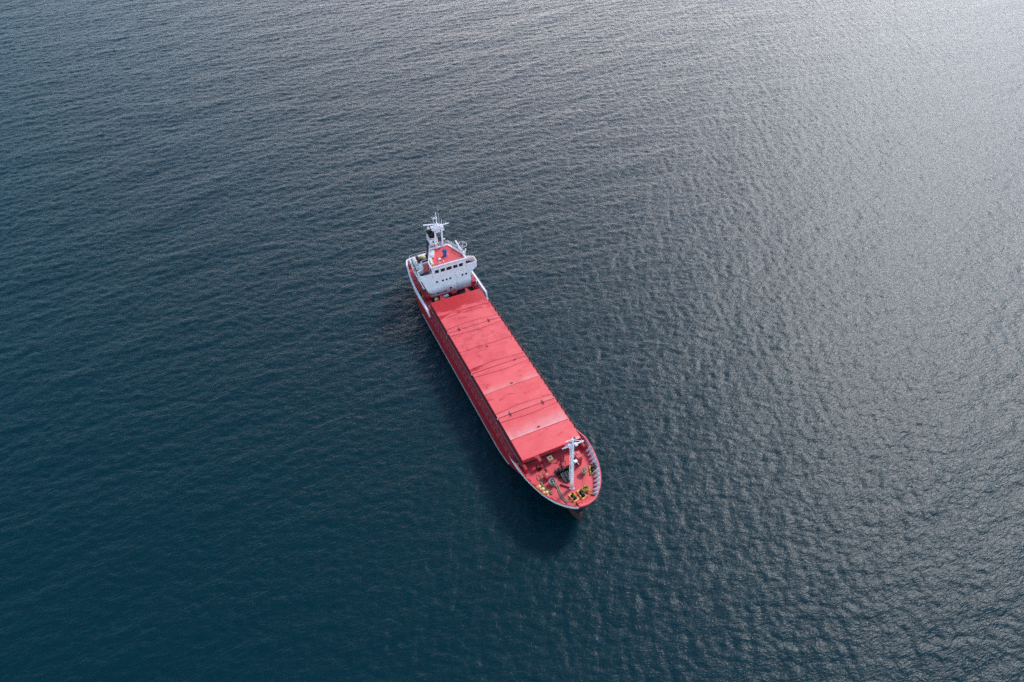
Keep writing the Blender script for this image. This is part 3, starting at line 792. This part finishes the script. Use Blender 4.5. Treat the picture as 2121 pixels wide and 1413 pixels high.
mb = MB(); mb.rbox((-9.35, 0.0, 16.36), (0.35, 0.35, 0.55)); mb.plate([(-9.75, -2.15, 17.0), (-8.95, 0.75, 17.0), (-8.95, 0.75, 17.22), (-9.75, -2.15, 17.22)], (0.18, -0.05, 0)); sub(mb, 'radar_scanner', 'white', mast)
mb = MB(); mb.rbox((-8.85, 0.9, 16.36), (0.3, 0.3, 0.25)); mb.plate([(-8.7, -0.95, 16.62), (-8.95, 2.75, 16.62), (-8.95, 2.75, 16.80), (-8.7, -0.95, 16.80)], (0.16, 0.02, 0)); sub(mb, 'radar_scanner', 'paleyel' if False else 'white', mast)
mb = MB()
mb.tube([(-9.3, 0.45, 16.3), (-9.3, 0.52, 18.5)], 0.11, 8); mb.tube([(-9.3, 0.42, 18.3), (-9.3, 0.42, 19.3)], 0.05, 6); mb.ball((-9.3, 0.42, 18.7), 0.12, 8, 6); mb.lathe((-9.3, 0.42, 19.25), [(0.10, 0), (0.15, 0.12), (0.02, 0.22)], 8)
mb.box(-9.4, -9.2, -0.35, 0.45, 18.15, 18.27); mb.tube([(-9.3, -0.3, 18.2), (-9.3, -0.35, 18.75)], 0.05, 6); mb.tube([(-9.3, -0.2, 18.15), (-9.3, 0.2, 16.4)], 0.04, 5); mb.tube([(-9.3, -0.0, 17.6), (-9.3, -0.3, 16.4)], 0.03, 5)
mb.box(-9.38, -9.22, -0.05, 0.2, 18.27, 18.5)
sub(mb, 'topmast', 'white', mast)
mb = MB()
mb.tube([(-9.2, 1.0, 16.3), (-9.2, 0.95, 18.5), (-9.25, 0.9, 21.2)], 0.035, 5, r1=0.018); mb.tube([(-9.2, 1.45, 16.7), (-9.2, 1.47, 17.7)], 0.04, 5); mb.tube([(-9.0, 2.15, 16.7), (-9.0, 2.16, 17.2)], 0.03, 5)
mb.tube([(-9.2, -0.7, 16.3), (-9.2, -2.1, 16.2)], 0.03, 5)
sub(mb, 'whip_aerial', 'white', mast)
mb = MB(); mb.ball((-9.2, -1.35, 16.5), (0.27, 0.27, 0.3), 12, 8); mb.tube([(-9.2, -1.35, 16.25), (-9.2, -0.7, 16.25)], 0.05, 6); sub(mb, 'satellite_dome', 'white', mast)
for z in (15.2, 13.05):
    mb = MB(); mb.box(-9.3, -9.15, 1.5, 1.95, z - 0.1, z + 0.08); mb.cur = 1; mb.lathe((-9.2, 1.98, z + 0.02), [(0.17, -0.02), (0.2, 0.22)], 10, 'y'); mb.cur = 0
    sub(mb, 'floodlight', ['white', 'black'], mast)
mb = MB(); mb.lathe((-9.2, -0.55, 15.85), [(0.2, -0.05), (0.18, 0.12)], 10, 'x'); mb.cur = 1; mb.lathe((-9.5, -0.5, 15.3), [(0.3, 0), (0.28, 0.5)], 10); sub(mb, 'loudhailer', ['white', 'black'], mast)

# funnel
def tapered(mb, z0, z1, k0, k1):
    base = lambda k, z: [(-9.95 - 0.06 * (z - 9), -0.10 - 0.86 * k, z), (-9.95 - 0.06 * (z - 9), -0.10 + 0.86 * k, z), (-10.3, -0.10 + 0.92 * k, z - 0.0), (-12.6 + 0.06 * (z - 9), -0.10 + 0.90 * k, z), (-12.6 + 0.06 * (z - 9), -0.10 - 0.90 * k, z), (-10.3, -0.10 - 0.92 * k, z)]
    sl = lambda ps: [(x, y, z + (-(x + 10.0)) * 0.10 * (1 if z > 11 else 0)) for x, y, z in ps]
    a = mb.add(sl(base(k0, z0))); b = mb.add(sl(base(k1, z1)))
    for q in range(6):
        e = (q + 1) % 6; mb.face((a + q, a + e, b + e, b + q))
    mb.face([b + q for q in range(6)])
def tk(z): return 1.06 - 0.055 * (z - 9)
mb = MB()
for z0, z1, mi, grow in ((6.45, 11.45, 0, 0), (11.45, 11.62, 1, 0.02), (11.62, 11.80, 2, 0.035), (11.80, 12.85, 1, 0.02), (12.85, 13.0, 2, 0.035), (13.0, 13.15, 1, 0.02), (13.15, 13.75, 3, 0)):
    mb.cur = mi; tapered(mb, z0, z1, tk(z0) + grow, tk(z1) + grow)
fun = part(mb, 'funnel', ['navy', 'white', 'red', 'black'], 'navy funnel with a white band edged in red and a black top')
mb = MB(); mb.tube([(-11.2, -0.35, 13.6), (-11.3, -0.35, 14.5)], 0.3, 10); mb.tube([(-10.6, 0.25, 13.5), (-10.65, 0.25, 14.1)], 0.2, 8); sub(mb, 'exhaust_pipe', 'black', fun)
mb = MB(); mb.box(-10.16, -10.06, -0.42, -0.2, 12.1, 12.6); sub(mb, 'funnel_hatch', 'greydk', fun)

# red lockers either side of the front of the house and the post in the middle
mb = MB(); mb.rbox((-3.6, -4.62, 4.0), (1.25, 0.95, 1.15)); mb.rbox((-3.6, -4.62, 5.15), (1.35, 1.05, 0.06)); part(mb, 'deck_locker', 'red')
mb = MB(); mb.rbox((-3.9, 5.5, 4.6), (1.15, 0.85, 0.62)); mb.rbox((-3.9, 5.5, 5.22), (1.25, 0.95, 0.05))
for x in (-4.3, -3.5):
    for y in (5.2, 5.8): mb.box(x - 0.05, x + 0.05, y - 0.05, y + 0.05, 4.0, 4.6)
part(mb, 'deck_locker', 'red')
mb = MB(); mb.rbox((-2.35, 0.55, 4.0), (0.9, 0.95, 1.05)); mb.rbox((-2.35, 0.55, 5.05), (1.0, 1.05, 0.06)); part(mb, 'deck_locker', 'red')
mb = MB(); mb.tube([(-2.6, 5.15, 4.0), (-2.55, 5.15, 4.8), (-2.3, 5.15, 5.1)], 0.16, 8); part(mb, 'gooseneck_vent', 'red')
mb = MB(); mb.tube([(-3.1, 5.75, 4.0), (-3.1, 5.75, 5.3)], 0.06, 6); mb.lathe((-3.1, 5.75, 5.25), [(0.12, 0), (0.14, 0.25), (0.03, 0.3)], 8); part(mb, 'deck_light', 'white')

# fairleads let into the bulwark: a yellow frame with dark rollers
def fairlead(x, y, rz, L_=1.55, W_=0.95, z=None, name='mooring_fairlead', tri=False):
    z = zdeck(x) + 0.05 if z is None else z
    e = Matrix.Translation((x, y, z)) @ Matrix.Rotation(rz, 4, 'Z')
    def T(mb): mb.v = [tuple(e @ Vector(p)) for p in mb.v]; return mb
    mb = MB(); t = 0.16
    mb.box(-L_ / 2, L_ / 2, -W_ / 2, -W_ / 2 + t, 0, 0.14); mb.box(-L_ / 2, L_ / 2, W_ / 2 - t, W_ / 2, 0, 0.14)
    mb.box(-L_ / 2, -L_ / 2 + t * 1.4, -W_ / 2 + t, W_ / 2 - t, 0, 0.14); mb.box(L_ / 2 - t * 1.4, L_ / 2, -W_ / 2 + t, W_ / 2 - t, 0, 0.14)
    f = part(T(mb), name, 'yellow', 'yellow frame round dark mooring bitts')
    mb = MB(); mb.box(-L_ / 2 + t * 1.4, L_ / 2 - t * 1.4, -W_ / 2 + t, W_ / 2 - t, 0, 0.05); sub_(mb, e, 'base_plate', 'grease', f)
    for dx in (-0.32, 0.32):
        mb = MB(); mb.lathe((dx * L_ / 1.55, 0, 0.05), [(0.17, 0), (0.16, 0.50), (0.22, 0.52), (0.22, 0.60), (0.05, 0.64)], 12); sub_(mb, e, 'bollard', 'grease', f)
    mb = MB(); mb.box(-0.3, 0.3, -0.05, 0.05, 0.30, 0.38); sub_(mb, e, 'crossbar', 'steel', f)
    return f
def sub_(mb, e, name, m, parent):
    mb.v = [tuple(e @ Vector(p)) for p in mb.v]; return sub(mb, name, m, parent)
fairlead(46.2, 4.45, rad(-22)); fairlead(49.35, -0.68, rad(8)); fairlead(49.4, 0.72, rad(3), 1.7)
fairlead(-5.4, -5.45, rad(0), 1.7, 0.6)

# yellow bollards along the starboard bow
mb = MB()
for x, y in ((45.55, -4.55), (46.2, -4.28), (47.0, -4.05)):
    mb.lathe((x, y, zdeck(x)), [(0.24, 0), (0.20, 0.08), (0.19, 0.42), (0.27, 0.46), (0.27, 0.55), (0.06, 0.6)], 12)
mb.rbox((46.2, -4.3, zdeck(46.2)), (2.3, 0.4, 0.06), rad(18))
part(mb, 'bollard', 'paleyel', 'row of three pale yellow bollards on one plate')

# windlass
Z0 = zdeck(45) + 0.04
wl = part(MB().rbox((44.6, 0.05, Z0), (1.5, 2.2, 0.18)), 'windlass', 'grease')
mb = MB(); mb.lathe((44.35, -1.15, Z0 + 0.62), [(0.30, 0), (0.30, 0.06), (0.20, 0.08), (0.20, 0.62), (0.46, 0.64), (0.46, 0.72), (0.25, 0.74), (0.25, 1.1), (0.46, 1.12), (0.46, 1.2), (0.14, 1.22), (0.14, 2.1), (0.28, 2.14), (0.18, 2.5), (0.28, 2.56)], 14, 'y'); sub(mb, 'drum', 'grease', wl)
mb = MB()
for y in (-0.75, 0.0, 0.85): mb.plate([(44.0, y, Z0 + 0.1), (44.7, y, Z0 + 0.1), (44.5, y, Z0 + 0.95), (44.2, y, Z0 + 0.95)], (0, 0.1, 0))
sub(mb, 'side_frame', 'grease', wl)
mb = MB(); mb.rbox((43.95, 0.35, Z0 + 0.15), (0.55, 0.6, 0.55)); mb.ball((43.95, 0.35, Z0 + 0.78), (0.2, 0.24, 0.14), 8, 6); sub(mb, 'motor', 'red', wl)
mb = MB(); mb.tube([(43.9, 0.15, Z0 + 0.3), (43.75, 0.12, Z0 + 1.5)], 0.06, 6); mb.tube([(43.75, 0.95, Z0 + 0.3), (43.6, 0.95, Z0 + 1.25)], 0.05, 6); mb.tube([(43.4, 0.12, Z0), (43.35, 0.12, Z0 + 0.9)], 0.05, 6); sub(mb, 'brake_lever', 'dkred', wl)
mb = MB()                                                       # chain stopper hood between drum and hawse pipe
mb.prism([(44.95, -0.62), (45.3, -0.75), (46.15, -0.60), (46.75, -0.25), (46.6, 0.25), (45.9, 0.62), (44.95, 0.7)], Z0 - 0.02, [Z0 + 0.65, Z0 + 0.6, Z0 + 0.42, Z0 + 0.18, Z0 + 0.2, Z0 + 0.5, Z0 + 0.65])
mb.tube([(45.0, 0.0, Z0 + 0.72), (46.5, -0.05, Z0 + 0.3)], 0.09, 6); mb.tube([(45.0, 0.45, Z0 + 0.72), (46.2, 0.35, Z0 + 0.4)], 0.07, 6)
sub(mb, 'hawse_hood', 'grease', wl)

# mooring winch with red frame near the hatch
mb = MB(); mb.rbox((42.25, -2.85, 4.05), (0.8, 0.9, 0.12)); mb.lathe((42.25, -3.35, 4.6), [(0.36, 0), (0.36, 0.07), (0.2, 0.09), (0.2, 0.75), (0.36, 0.77), (0.36, 0.84)], 14, 'y')
mb.plate([(41.95, -3.4, 4.1), (42.55, -3.4, 4.1), (42.35, -3.4, 4.75), (42.15, -3.4, 4.75)], (0, 0.05, 0)); mb.plate([(41.95, -2.4, 4.1), (42.55, -2.4, 4.1), (42.35, -2.4, 4.75), (42.15, -2.4, 4.75)], (0, 0.05, 0))
wi = part(mb, 'mooring_winch', 'dkred')
mb = MB(); mb.rbox((42.35, -2.55, 4.3), (0.45, 0.35, 0.55)); sub(mb, 'motor', 'red', wi)
# hydraulic pipe
mb = MB(); mb.tube([(41.3, -2.15, 4.35), (43.2, -2.08, 4.35), (44.4, -2.0, 4.4), (44.7, -1.95, 4.25)], 0.08, 6); mb.tube([(41.3, -2.0, 4.2), (43.6, -1.98, 4.2)], 0.05, 6)
for x in (41.8, 43.0, 44.2): mb.box(x - 0.05, x + 0.05, -2.2, -1.9, 4.05, 4.3)
part(mb, 'deck_pipe', 'dkred')
# hatch of the store below: red mushroom box with pale lid
def rounded(c, sx, sy, h, rz, k=0.22):
    mb = MB(); pts = []
    for cx, cy, a0 in ((1, 1, 0), (-1, 1, 90), (-1, -1, 180), (1, -1, 270)):
        for a in (0, 30, 60, 90):
            t = rad(a0 + a); pts.append((cx * (sx / 2 - k) + k * math.cos(t), cy * (sy / 2 - k) + k * math.sin(t)))
    ca, sa = math.cos(rz), math.sin(rz)
    tr_ = lambda p, q: (c[0] + p[0] * q * ca - p[1] * q * sa, c[1] + p[0] * q * sa + p[1] * q * ca)
    rows = [[(*tr_(p, s_), c[2] + z) for p in pts] for s_, z in ((0.82, 0), (0.82, h * 0.62), (1.0, h * 0.66), (1.0, h * 0.92), (0.9, h), (0.02, h + 0.02))]
    mb.grid(rows, False, True); return mb
mb = rounded((44.35, -2.65, 4.1), 1.05, 1.0, 0.95, rad(10)); sv = part(mb, 'store_hatch', 'red')
mb = MB(); mb.rbox((44.3, -2.6, 5.065), (0.42, 0.5, 0.05), rad(10)); sub(mb, 'lid_plate', 'ropered', sv)
# tall red ventilator house, black louvre at its forward edge
mb = MB(); c_ = [(43.35, 2.72), (43.35, 3.48), (44.35, 3.48), (44.35, 2.72)]
mb.prism([(43.30, 2.70), (44.45, 2.70), (44.45, 3.44), (43.30, 3.44)], 4.1, [6.25, 6.05, 6.05, 6.25])
vh = part(mb, 'ventilator_house', 'red')
mb = MB(); mb.prism([(43.22, 2.62), (44.30, 2.62), (44.30, 3.52), (43.22, 3.52)], [6.27, 6.09, 6.09, 6.27], [6.35, 6.17, 6.17, 6.35]); sub(mb, 'lid', 'deck', vh)
mb = MB(); mb.box(44.32, 44.47, 2.78, 3.36, 5.62, 6.03); sub(mb, 'louvre', 'greydk', vh)
mb = MB(); mb.box(43.4, 43.7, 2.9, 3.2, 6.33, 6.39); sub(mb, 'lid_plate', 'ropered', vh)

# capstan-like vent, tan box with hole
mb = MB(); mb.rbox((41.75, -0.75, 4.02), (0.35, 0.35, 0.5)); mb.rbox((41.75, -0.75, 4.5), (0.86, 0.80, 0.55), rad(4)); mb.cur = 1; mb.lathe((41.75, -0.75, 5.03), [(0.16, 0), (0.15, 0.04)], 10)
part(mb, 'mushroom_vent', ['tan', 'black'])
# breakwater plates at the foot of the mast
mb = MB(); mb.plate([(46.45, -1.45, 4.3), (47.75, -0.30, 4.3), (47.75, -0.30, 4.62), (46.45, -1.45, 4.62)], (-0.05, 0.06, 0)); mb.plate([(47.75, -0.30, 4.3), (47.85, 0.45, 4.3), (47.85, 0.45, 4.62), (47.75, -0.30, 4.62)], (-0.07, 0, 0)); part(mb, 'spray_plate', 'dkred')
# little posts and pipes on the fore deck
for x, y, h_ in ((42.2, 0.6, 0.45), (42.25, 1.4, 0.7), (43.0, 0.55, 0.2), (45.3, -4.2, 0.25), (51.25, 0.5, 0.35), (41.6, 3.2, 0.5)):
    mb = MB(); mb.lathe((x, y, zdeck(x)), [(0.09, 0), (0.09, h_), (0.15, h_ + 0.02), (0.13, h_ + 0.14), (0.03, h_ + 0.18)], 9); part(mb, 'air_pipe', 'dkred')
mb = MB(); mb.tube([(50.35, 0.85, 4.55), (51.3, 0.48, 4.75)], 0.05, 6); part(mb, 'deck_pipe', 'dkred')
mb = MB(); mb.box(-3.4, -0.4, -4.1, 4.9, 4.0, 4.085); part(mb, 'dark_gap_plate', 'black')  # black plate added to darken the gap between house and hatch
# yellow and grey fittings on the starboard side deck
mb = MB(); mb.box(40.0, 40.45, -5.85, -5.45, 4.0, 4.4); part(mb, 'valve_box', 'yellow')
for x in (2.0, 9.4, 15.1, 20.8, 26.1, 31.8):
    mb = MB(); mb.box(x - 0.12, x + 0.12, -5.66, -5.50, 5.06, 5.22); sub(mb, 'cleat', 'tan', coam)

# foremast: raked aft, cross bar, ladder and hoops
f0 = Vector((47.65, -0.05, 4.4)); f1 = Vector((46.95, -0.30, 15.9))
def fm(t): return f0.lerp(f1, t)
mb = MB(); mb.tube([fm(0), fm(0.25), fm(0.6), fm(1.0)], 0.30, 12, r1=0.17); mb.lathe(tuple(f0), [(0.5, -0.1), (0.45, 0.1), (0.3, 0.2)], 12)
fo = part(mb, 'foremast', 'white')
cb_ = fm(0.88)
def onb(y, dz=0): return Vector((cb_.x + 0.02 * y, cb_.y + y, cb_.z + dz))
mb = MB(); mb.tube([onb(-1.72), onb(1.72)], 0.10, 8); mb.box(cb_.x - 0.15, cb_.x + 0.4, cb_.y - 0.75, cb_.y - 0.2, cb_.z - 0.05, cb_.z + 0.28); mb.box(cb_.x - 0.15, cb_.x + 0.4, cb_.y + 0.25, cb_.y + 0.6, cb_.z - 0.05, cb_.z + 0.22); sub(mb, 'cross_bar', 'white', fo)
mb = MB(); j = fm(0.99)
for y in (-1.65, 1.65): mb.tube([onb(y), j + Vector((0, 0, -0.2))], 0.04, 6)
sub(mb, 'mast_stay', 'white', fo)
mb = MB()
for dy, r_ in ((-0.62, 0.62), (0.42, 0.40)):
    c0 = fm(1.0) + Vector((0.1, dy, 0.05)); mb.tube([c0 + Vector((0.35 * math.sin(t), r_ * math.cos(t), r_ * 0.75 * math.sin(t))) for t in np.linspace(0, 2 * math.pi, 22, endpoint=False)], 0.045, 6, True)
sub(mb, 'mast_hoop', 'white', fo)
mb = MB(); la, lb = fm(0.22) + Vector((0.12, -0.36, 0)), fm(0.84) + Vector((0.10, -0.30, 0))
for o in (-0.2, 0.16): mb.tube([la + Vector((0, o, 0)), lb + Vector((0, o, 0))], 0.045, 6)
for k in range(34): p = la.lerp(lb, k / 33); mb.tube([p + Vector((0, -0.2, 0)), p + Vector((0, 0.16, 0))], 0.03, 5)
sub(mb, 'ladder', 'white', fo)
for t, dy, mcol in ((1.02, 0.12, 'greydk'), (0.955, 0.16, 'greydk'), (0.80, 0.22, 'black'), (0.62, 0.24, 'black')):
    mb = MB(); p = fm(t) + Vector((0.15, dy, 0)); mb.lathe(tuple(p), [(0.13, -0.12), (0.15, 0.1), (0.05, 0.16)], 8); sub(mb, 'mast_light', mcol, fo)
mb = MB(); p = fm(0.56) + Vector((0.2, 0.3, 0)); mb.box(p.x - 0.2, p.x + 0.2, p.y - 0.15, p.y + 0.35, p.z - 0.12, p.z + 0.12); mb.tube([p + Vector((0, 0.2, 0)), p + Vector((0.3, 0.6, -0.8))], 0.04, 5); sub(mb, 'floodlight', 'white', fo)
mb = MB(); mb.tube([onb(-1.7, -0.05), Vector((42.3, 1.15, 4.6))], 0.02, 4); 
# rope reels fixed to the fore deck
def reel(x, y, mat_side, mat_rope, R0, label, tilt):
    z = zdeck(x) + 0.05
    mb = MB(); mb.lathe((x, y, z), [(0.2, 0), (0.2, 0.3), (R0, 0.32), (R0, 0.40), (R0 * 0.62, 0.42)], 18)
    rl = part(mb, 'rope_reel', mat_side, label)
    mb = MB(); mb.lathe((x, y, z + 0.40), [(R0 * 0.8, 0), (R0 * 0.84, 0.18), (R0 * 0.78, 0.34)], 18); sub(mb, 'wound_rope', mat_rope, rl)
    mb = MB(); mb.tube([Vector((x + R0 * math.cos(t), y + R0 * math.sin(t), z + 0.80)) for t in np.linspace(0, 2 * math.pi, 20, endpoint=False)], 0.085, 6, True)
    for t in (0, 1.57, 3.14, 4.71): mb.tube([(x, y, z + 0.8), (x + R0 * math.cos(t), y + R0 * math.sin(t), z + 0.8)], 0.05, 5)
    mb.lathe((x, y, z + 0.3), [(0.14, 0), (0.14, 0.6), (0.04, 0.64)], 8)
    sub(mb, 'rim', mat_side, rl); return rl
reel(45.75, -2.45, 'steel', 'green', 0.52, 'grey reel wound with green rope', 0)
reel(46.05, 2.95, 'tan', 'ropetan', 0.46, 'tan reel wound with tan rope', 0)

# ------------------------------------------------------------------ loose things lying on board
random.seed(5)
def rope(pts, r, m, name, label, cat='rope', k=6, group=None):
    mb = MB(); mb.tube(smooth_path(pts, k), r, 6); o = pts[0]
    return mb.build(name, m, origin=o, label=label, cat=cat, group=group)
zd_ = lambda x: zdeck(x) + 0.10
mb = MB()
for off in (-0.13, 0.13):
    mb.tube(smooth_path([(x, y + off, zd_(x) + (0.25 if x < 46.4 else 0)) for x, y in ((46.1, -2.05), (46.8, -2.0), (47.5, -2.15), (48.3, -2.2), (49.0, -2.15), (49.5, -2.0), (49.7, -1.7 + off))], 6), 0.085, 6)
mb.build('mooring_rope', 'ropegrn', origin=(46.1, -2.05, 4.5), label='doubled grey-green mooring rope snaking forward from the grey reel', cat='rope')
rope([(46.5, 2.75, zd_(46.5) + 0.1), (47.0, 2.35, zd_(47)), (47.5, 2.05, zd_(47.5)), (48.0, 1.75, zd_(48)), (48.6, 1.6, zd_(48.6))], 0.05, 'ropered', 'thin_rope', 'thin pale rope running from the tan reel to the yellow rope pile')
mb = MB()
for q in range(4):
    o = 0.07 * q
    mb.tube(smooth_path([(x + random.uniform(-.05, .05), y + o + random.uniform(-.06, .06), zd_(x) + 0.03 * q) for x, y in ((43.6, -3.35), (44.1, -3.75), (44.5, -3.75), (44.9, -3.95), (45.5, -4.1), (46.1, -3.85), (46.8, -3.6), (47.4, -3.45))], 6), 0.065, 6)
mb.build('mooring_rope', 'ropetan', origin=(43.6, -3.35, 4.4), label='tan mooring rope heaped behind the three yellow bollards', cat='rope')
rope([(42.6, -2.35, zd_(42.6)), (43.2, -2.65, zd_(43.2)), (43.8, -3.2, zd_(43.8)), (44.3, -3.95, zd_(44.3)), (43.8, -4.05, zd_(43.8)), (43.3, -3.7, zd_(43.3)), (43.7, -3.4, zd_(43.7))], 0.045, 'ropetan', 'thin_rope', 'thin brown rope looping from the red winch towards the bulwark')
rope([(42.2, -0.5, zd_(42)), (42.7, 0.05, zd_(42)), (42.9, 0.5, zd_(42)), (42.6, 0.9, zd_(42)), (42.3, 0.7, zd_(42))], 0.035, 'dkred', 'thin_rope', 'thin dark red line curling beside the tan vent')
rope([(43.3, -0.6, zd_(43)), (43.8, -1.1, zd_(43)), (44.2, -1.7, zd_(44))], 0.03, 'dkred', 'thin_rope', 'short dark red line left of the windlass')
mb = MB()
for q in range(11):
    a0 = random.uniform(0, 6.28); rr = random.uniform(0.35, 0.62); cx, cy = 49.0 + random.uniform(-.18, .18), 1.6 + random.uniform(-.2, .2)
    pts = [(cx + rr * math.cos(a0 + t) * (0.75 + 0.2 * math.sin(3 * t + q)), cy + rr * math.sin(a0 + t), zd_(49) + 0.05 + 0.05 * q + 0.06 * math.sin(2 * t + q)) for t in np.linspace(0, 5.2, 8)]
    mb.tube(smooth_path(pts, 4), 0.055, 6)
mb.build('rope_pile', 'ropeyel', origin=(49.0, 1.6, 4.5), label='tangled pile of yellow rope beside the middle bow fairlead', cat='rope')
rope([(49.5, 1.5, zd_(49.5)), (49.9, 1.9, zd_(50)), (49.75, 2.35, zd_(50)), (49.5, 2.2, zd_(50)), (49.7, 1.9, zd_(50)), (50.0, 1.5, zd_(50)), (50.15, 1.2, zd_(50))], 0.05, 'ropeyel', 'thin_rope', 'loose yellow rope end curling at the port bow bulwark')
rope([(46.9, 4.35, zd_(47)), (46.4, 4.95, zd_(46) + 0.3), (45.7, 5.0, zd_(46) + 0.4), (45.2, 5.1, zd_(45) + 0.3), (45.0, 4.9, zd_(45))], 0.07, 'brown', 'mooring_rope', 'dark brown rope draped over the port yellow fairlead')

# by the aft end of the hatch
mb = MB(); mb.lathe((-1.95, -3.75, 4.62), [(0.10, 0), (0.36, 0.10), (0.42, 0.4), (0.36, 0.72), (0.10, 0.84)], 14, 'y')
mb.build('fender_float', 'paleyel', origin=(-1.95, -3.35, 4.2), label='pale yellow float lying between the house and the aft hatch end', cat='float')
for x_, y_ in ((-1.95, -3.55), (-1.95, -3.1)):
    mb = MB(); mb.box(x_ - 0.35, x_ + 0.35, y_ - 0.05, y_ + 0.05, 4.0, 4.24); part(mb, 'float_cradle', 'grease')
mb = MB(); mb.rbox((-2.3, -1.15, 4.04), (0.5, 0.95, 0.55), rad(6)); mb.rbox((-2.3, -1.15, 4.59), (0.54, 1.0, 0.06), rad(6))
mb.build('storage_box', 'offwhite', origin=(-2.3, -1.15, 4.04), label='small white box on deck behind the aft hatch end', cat='box')

# life raft canisters on the starboard boat deck
def canister(x, y, label):
    e = empty('life_raft', (x, y, 6.5), label, 'life raft', 'life raft canisters on the starboard boat deck')
    mb = MB(); mb.lathe((-0.8, 0, 0.62), [(0.05, 0), (0.32, 0.04), (0.42, 0.16), (0.44, 0.78), (0.46, 0.80), (0.44, 0.82), (0.42, 1.44), (0.32, 1.56), (0.05, 1.6)], 16, 'x'); mb.build('canister', 'offwhite', parent=e)
    mb = MB()
    for dx in (-0.5, 0.45): mb.box(dx, dx + 0.08, -0.4, 0.4, 0, 0.3)
    mb.build('cradle', 'white', parent=e)
    for dx in (-0.35, 0.35):
        mb = MB(); mb.tube([(dx, 0.46 * math.cos(t), 0.62 + 0.46 * math.sin(t)) for t in np.linspace(0, 2 * math.pi, 18, endpoint=False)], 0.02, 5, True); mb.build('strap', 'greydk', parent=e)
canister(-12.6, -4.0, 'white life raft canister nearer the stern rail, aft of its twin')
canister(-10.6, -4.05, 'white life raft canister nearer the bridge wing, forward of its twin')
# white boxes on the wheelhouse roof
mb = MB(); mb.prism([(-8.35, -1.45), (-7.95, -0.90), (-6.35, -1.72), (-6.85, -2.35)], 11.32, [11.95, 11.95, 12.05, 12.05])
mb.build('storage_box', 'offwhite', origin=(-7.4, -1.6, 11.3), label='large white box on the starboard aft corner of the wheelhouse roof', cat='box')
mb = MB(); mb.prism([(-6.35, -2.62), (-6.2, -2.22), (-4.6, -2.45), (-4.55, -2.92)], 11.32, 11.75); mb.cur = 1; mb.prism([(-4.55, -2.95), (-4.6, -2.4), (-4.35, -2.4), (-4.3, -2.9)], 11.31, 11.6)
mb.build('storage_box', ['offwhite', 'paleyel'], origin=(-5.4, -2.6, 11.3), label='long low white box along the front starboard edge of the wheelhouse roof', cat='box')

# gear stowed on the after deck, seen past the wheelhouse
mb = MB(); rows = []
for r_, z in ((0.75, 0), (0.8, 0.3), (0.66, 0.6), (0.3, 0.82), (0.02, 0.85)):
    rows.append([(-13.2 + r_ * math.cos(t) * 0.8 * (1 + 0.10 * math.sin(3 * t)), -2.0 + r_ * 0.85 * math.sin(t) * (1 + 0.08 * math.cos(5 * t)), 6.5 + z) for t in np.linspace(0, 2 * math.pi, 18, endpoint=False)])
mb.grid(rows, True, True); mb.build('covered_bundle', 'paleyel', origin=(-13.2, -2.0, 6.5), label='bundle under a pale yellow sheet on the deck aft of the funnel', cat='bundle')
mb = MB()
for k, (dx, dy) in enumerate(((0, 0), (0.5, 0.1), (0.2, 0.55))): mb.lathe((-13.6 + dx, -3.2 + dy, 6.5), [(0.22, 0), (0.22, 0.62), (0.2, 0.64)], 10)
drum_pos = ((-13.55, -3.1, 'brown', 'brown drum by the starboard stern rail of the boat deck'), (-12.55, -2.85, 'greydk', 'dark grey drum beside the aft life raft canister'), (-13.5, -0.9, 'dkred', 'dark red drum beside the yellow covered bundle'))
for x, y, m_, lb in drum_pos:
    mb = MB(); mb.lathe((x, y, 6.5), [(0.29, 0), (0.3, 0.28), (0.28, 0.30), (0.3, 0.32), (0.29, 0.62), (0.31, 0.64), (0.26, 0.85), (0.24, 0.83)], 14); mb.build('drum', m_, origin=(x, y, 6.5), label=lb, cat='drum')
for x, y, m_, lb in ((-11.3, -2.9, 'tan', 'tan drum between the funnel and the life raft canisters'), (-10.2, -2.2, 'blue', 'blue drum just aft of the bridge deck')):
    mb = MB(); mb.lathe((x, y, 6.5), [(0.29, 0), (0.3, 0.28), (0.28, 0.30), (0.3, 0.32), (0.29, 0.62), (0.31, 0.64), (0.26, 0.85), (0.24, 0.83)], 14); mb.build('drum', m_, origin=(x, y, 6.5), label=lb, cat='drum')
mb = MB(); mb.rbox((-10.3, -3.2, 6.5), (1.3, 0.7, 0.6), 0.05); mb.rbox((-10.3, -3.2, 7.1), (1.36, 0.76, 0.06), 0.05); mb.build('chest', 'offwhite', origin=(-10.3, -3.2, 6.5), label='long white chest inboard of the forward life raft canister', cat='chest')
for x, y, s_, m_, lb in ((-12.3, -1.75, (0.7, 0.6, 0.55), 'steel', 'grey metal chest forward of the yellow covered bundle'), (-13.7, 0.2, (0.8, 1.0, 0.6), 'brown', 'wooden chest at the middle of the stern rail'), (-13.4, 2.2, (0.9, 0.9, 0.5), 'tan', 'tan chest at the port end of the stern rail')):
    mb = MB(); mb.rbox((x, y, 6.5), s_, 0.2); mb.rbox((x, y, 6.5 + s_[2]), (s_[0] + 0.06, s_[1] + 0.06, 0.05), 0.2); mb.rbox((x + s_[0] * 0.5, y, 6.5 + s_[2] * 0.6), (0.06, 0.12, 0.12), 0.2)
    mb.build('chest', m_, origin=(x, y, 6.5), label=lb, cat='chest')
mb = MB()
for q in range(7): mb.tube([(-14.6 + (0.55 - 0.03 * q) * math.cos(t), -4.2 + (0.42 - 0.02 * q) * math.sin(t), 4.08 + 0.1 * q) for t in np.linspace(0, 2 * math.pi, 16, endpoint=False)], 0.07, 6, True)
mb.build('rope_coil', 'brown', origin=(-14.6, -4.2, 4.0), label='dark brown coil of rope in the starboard stern corner', cat='rope')
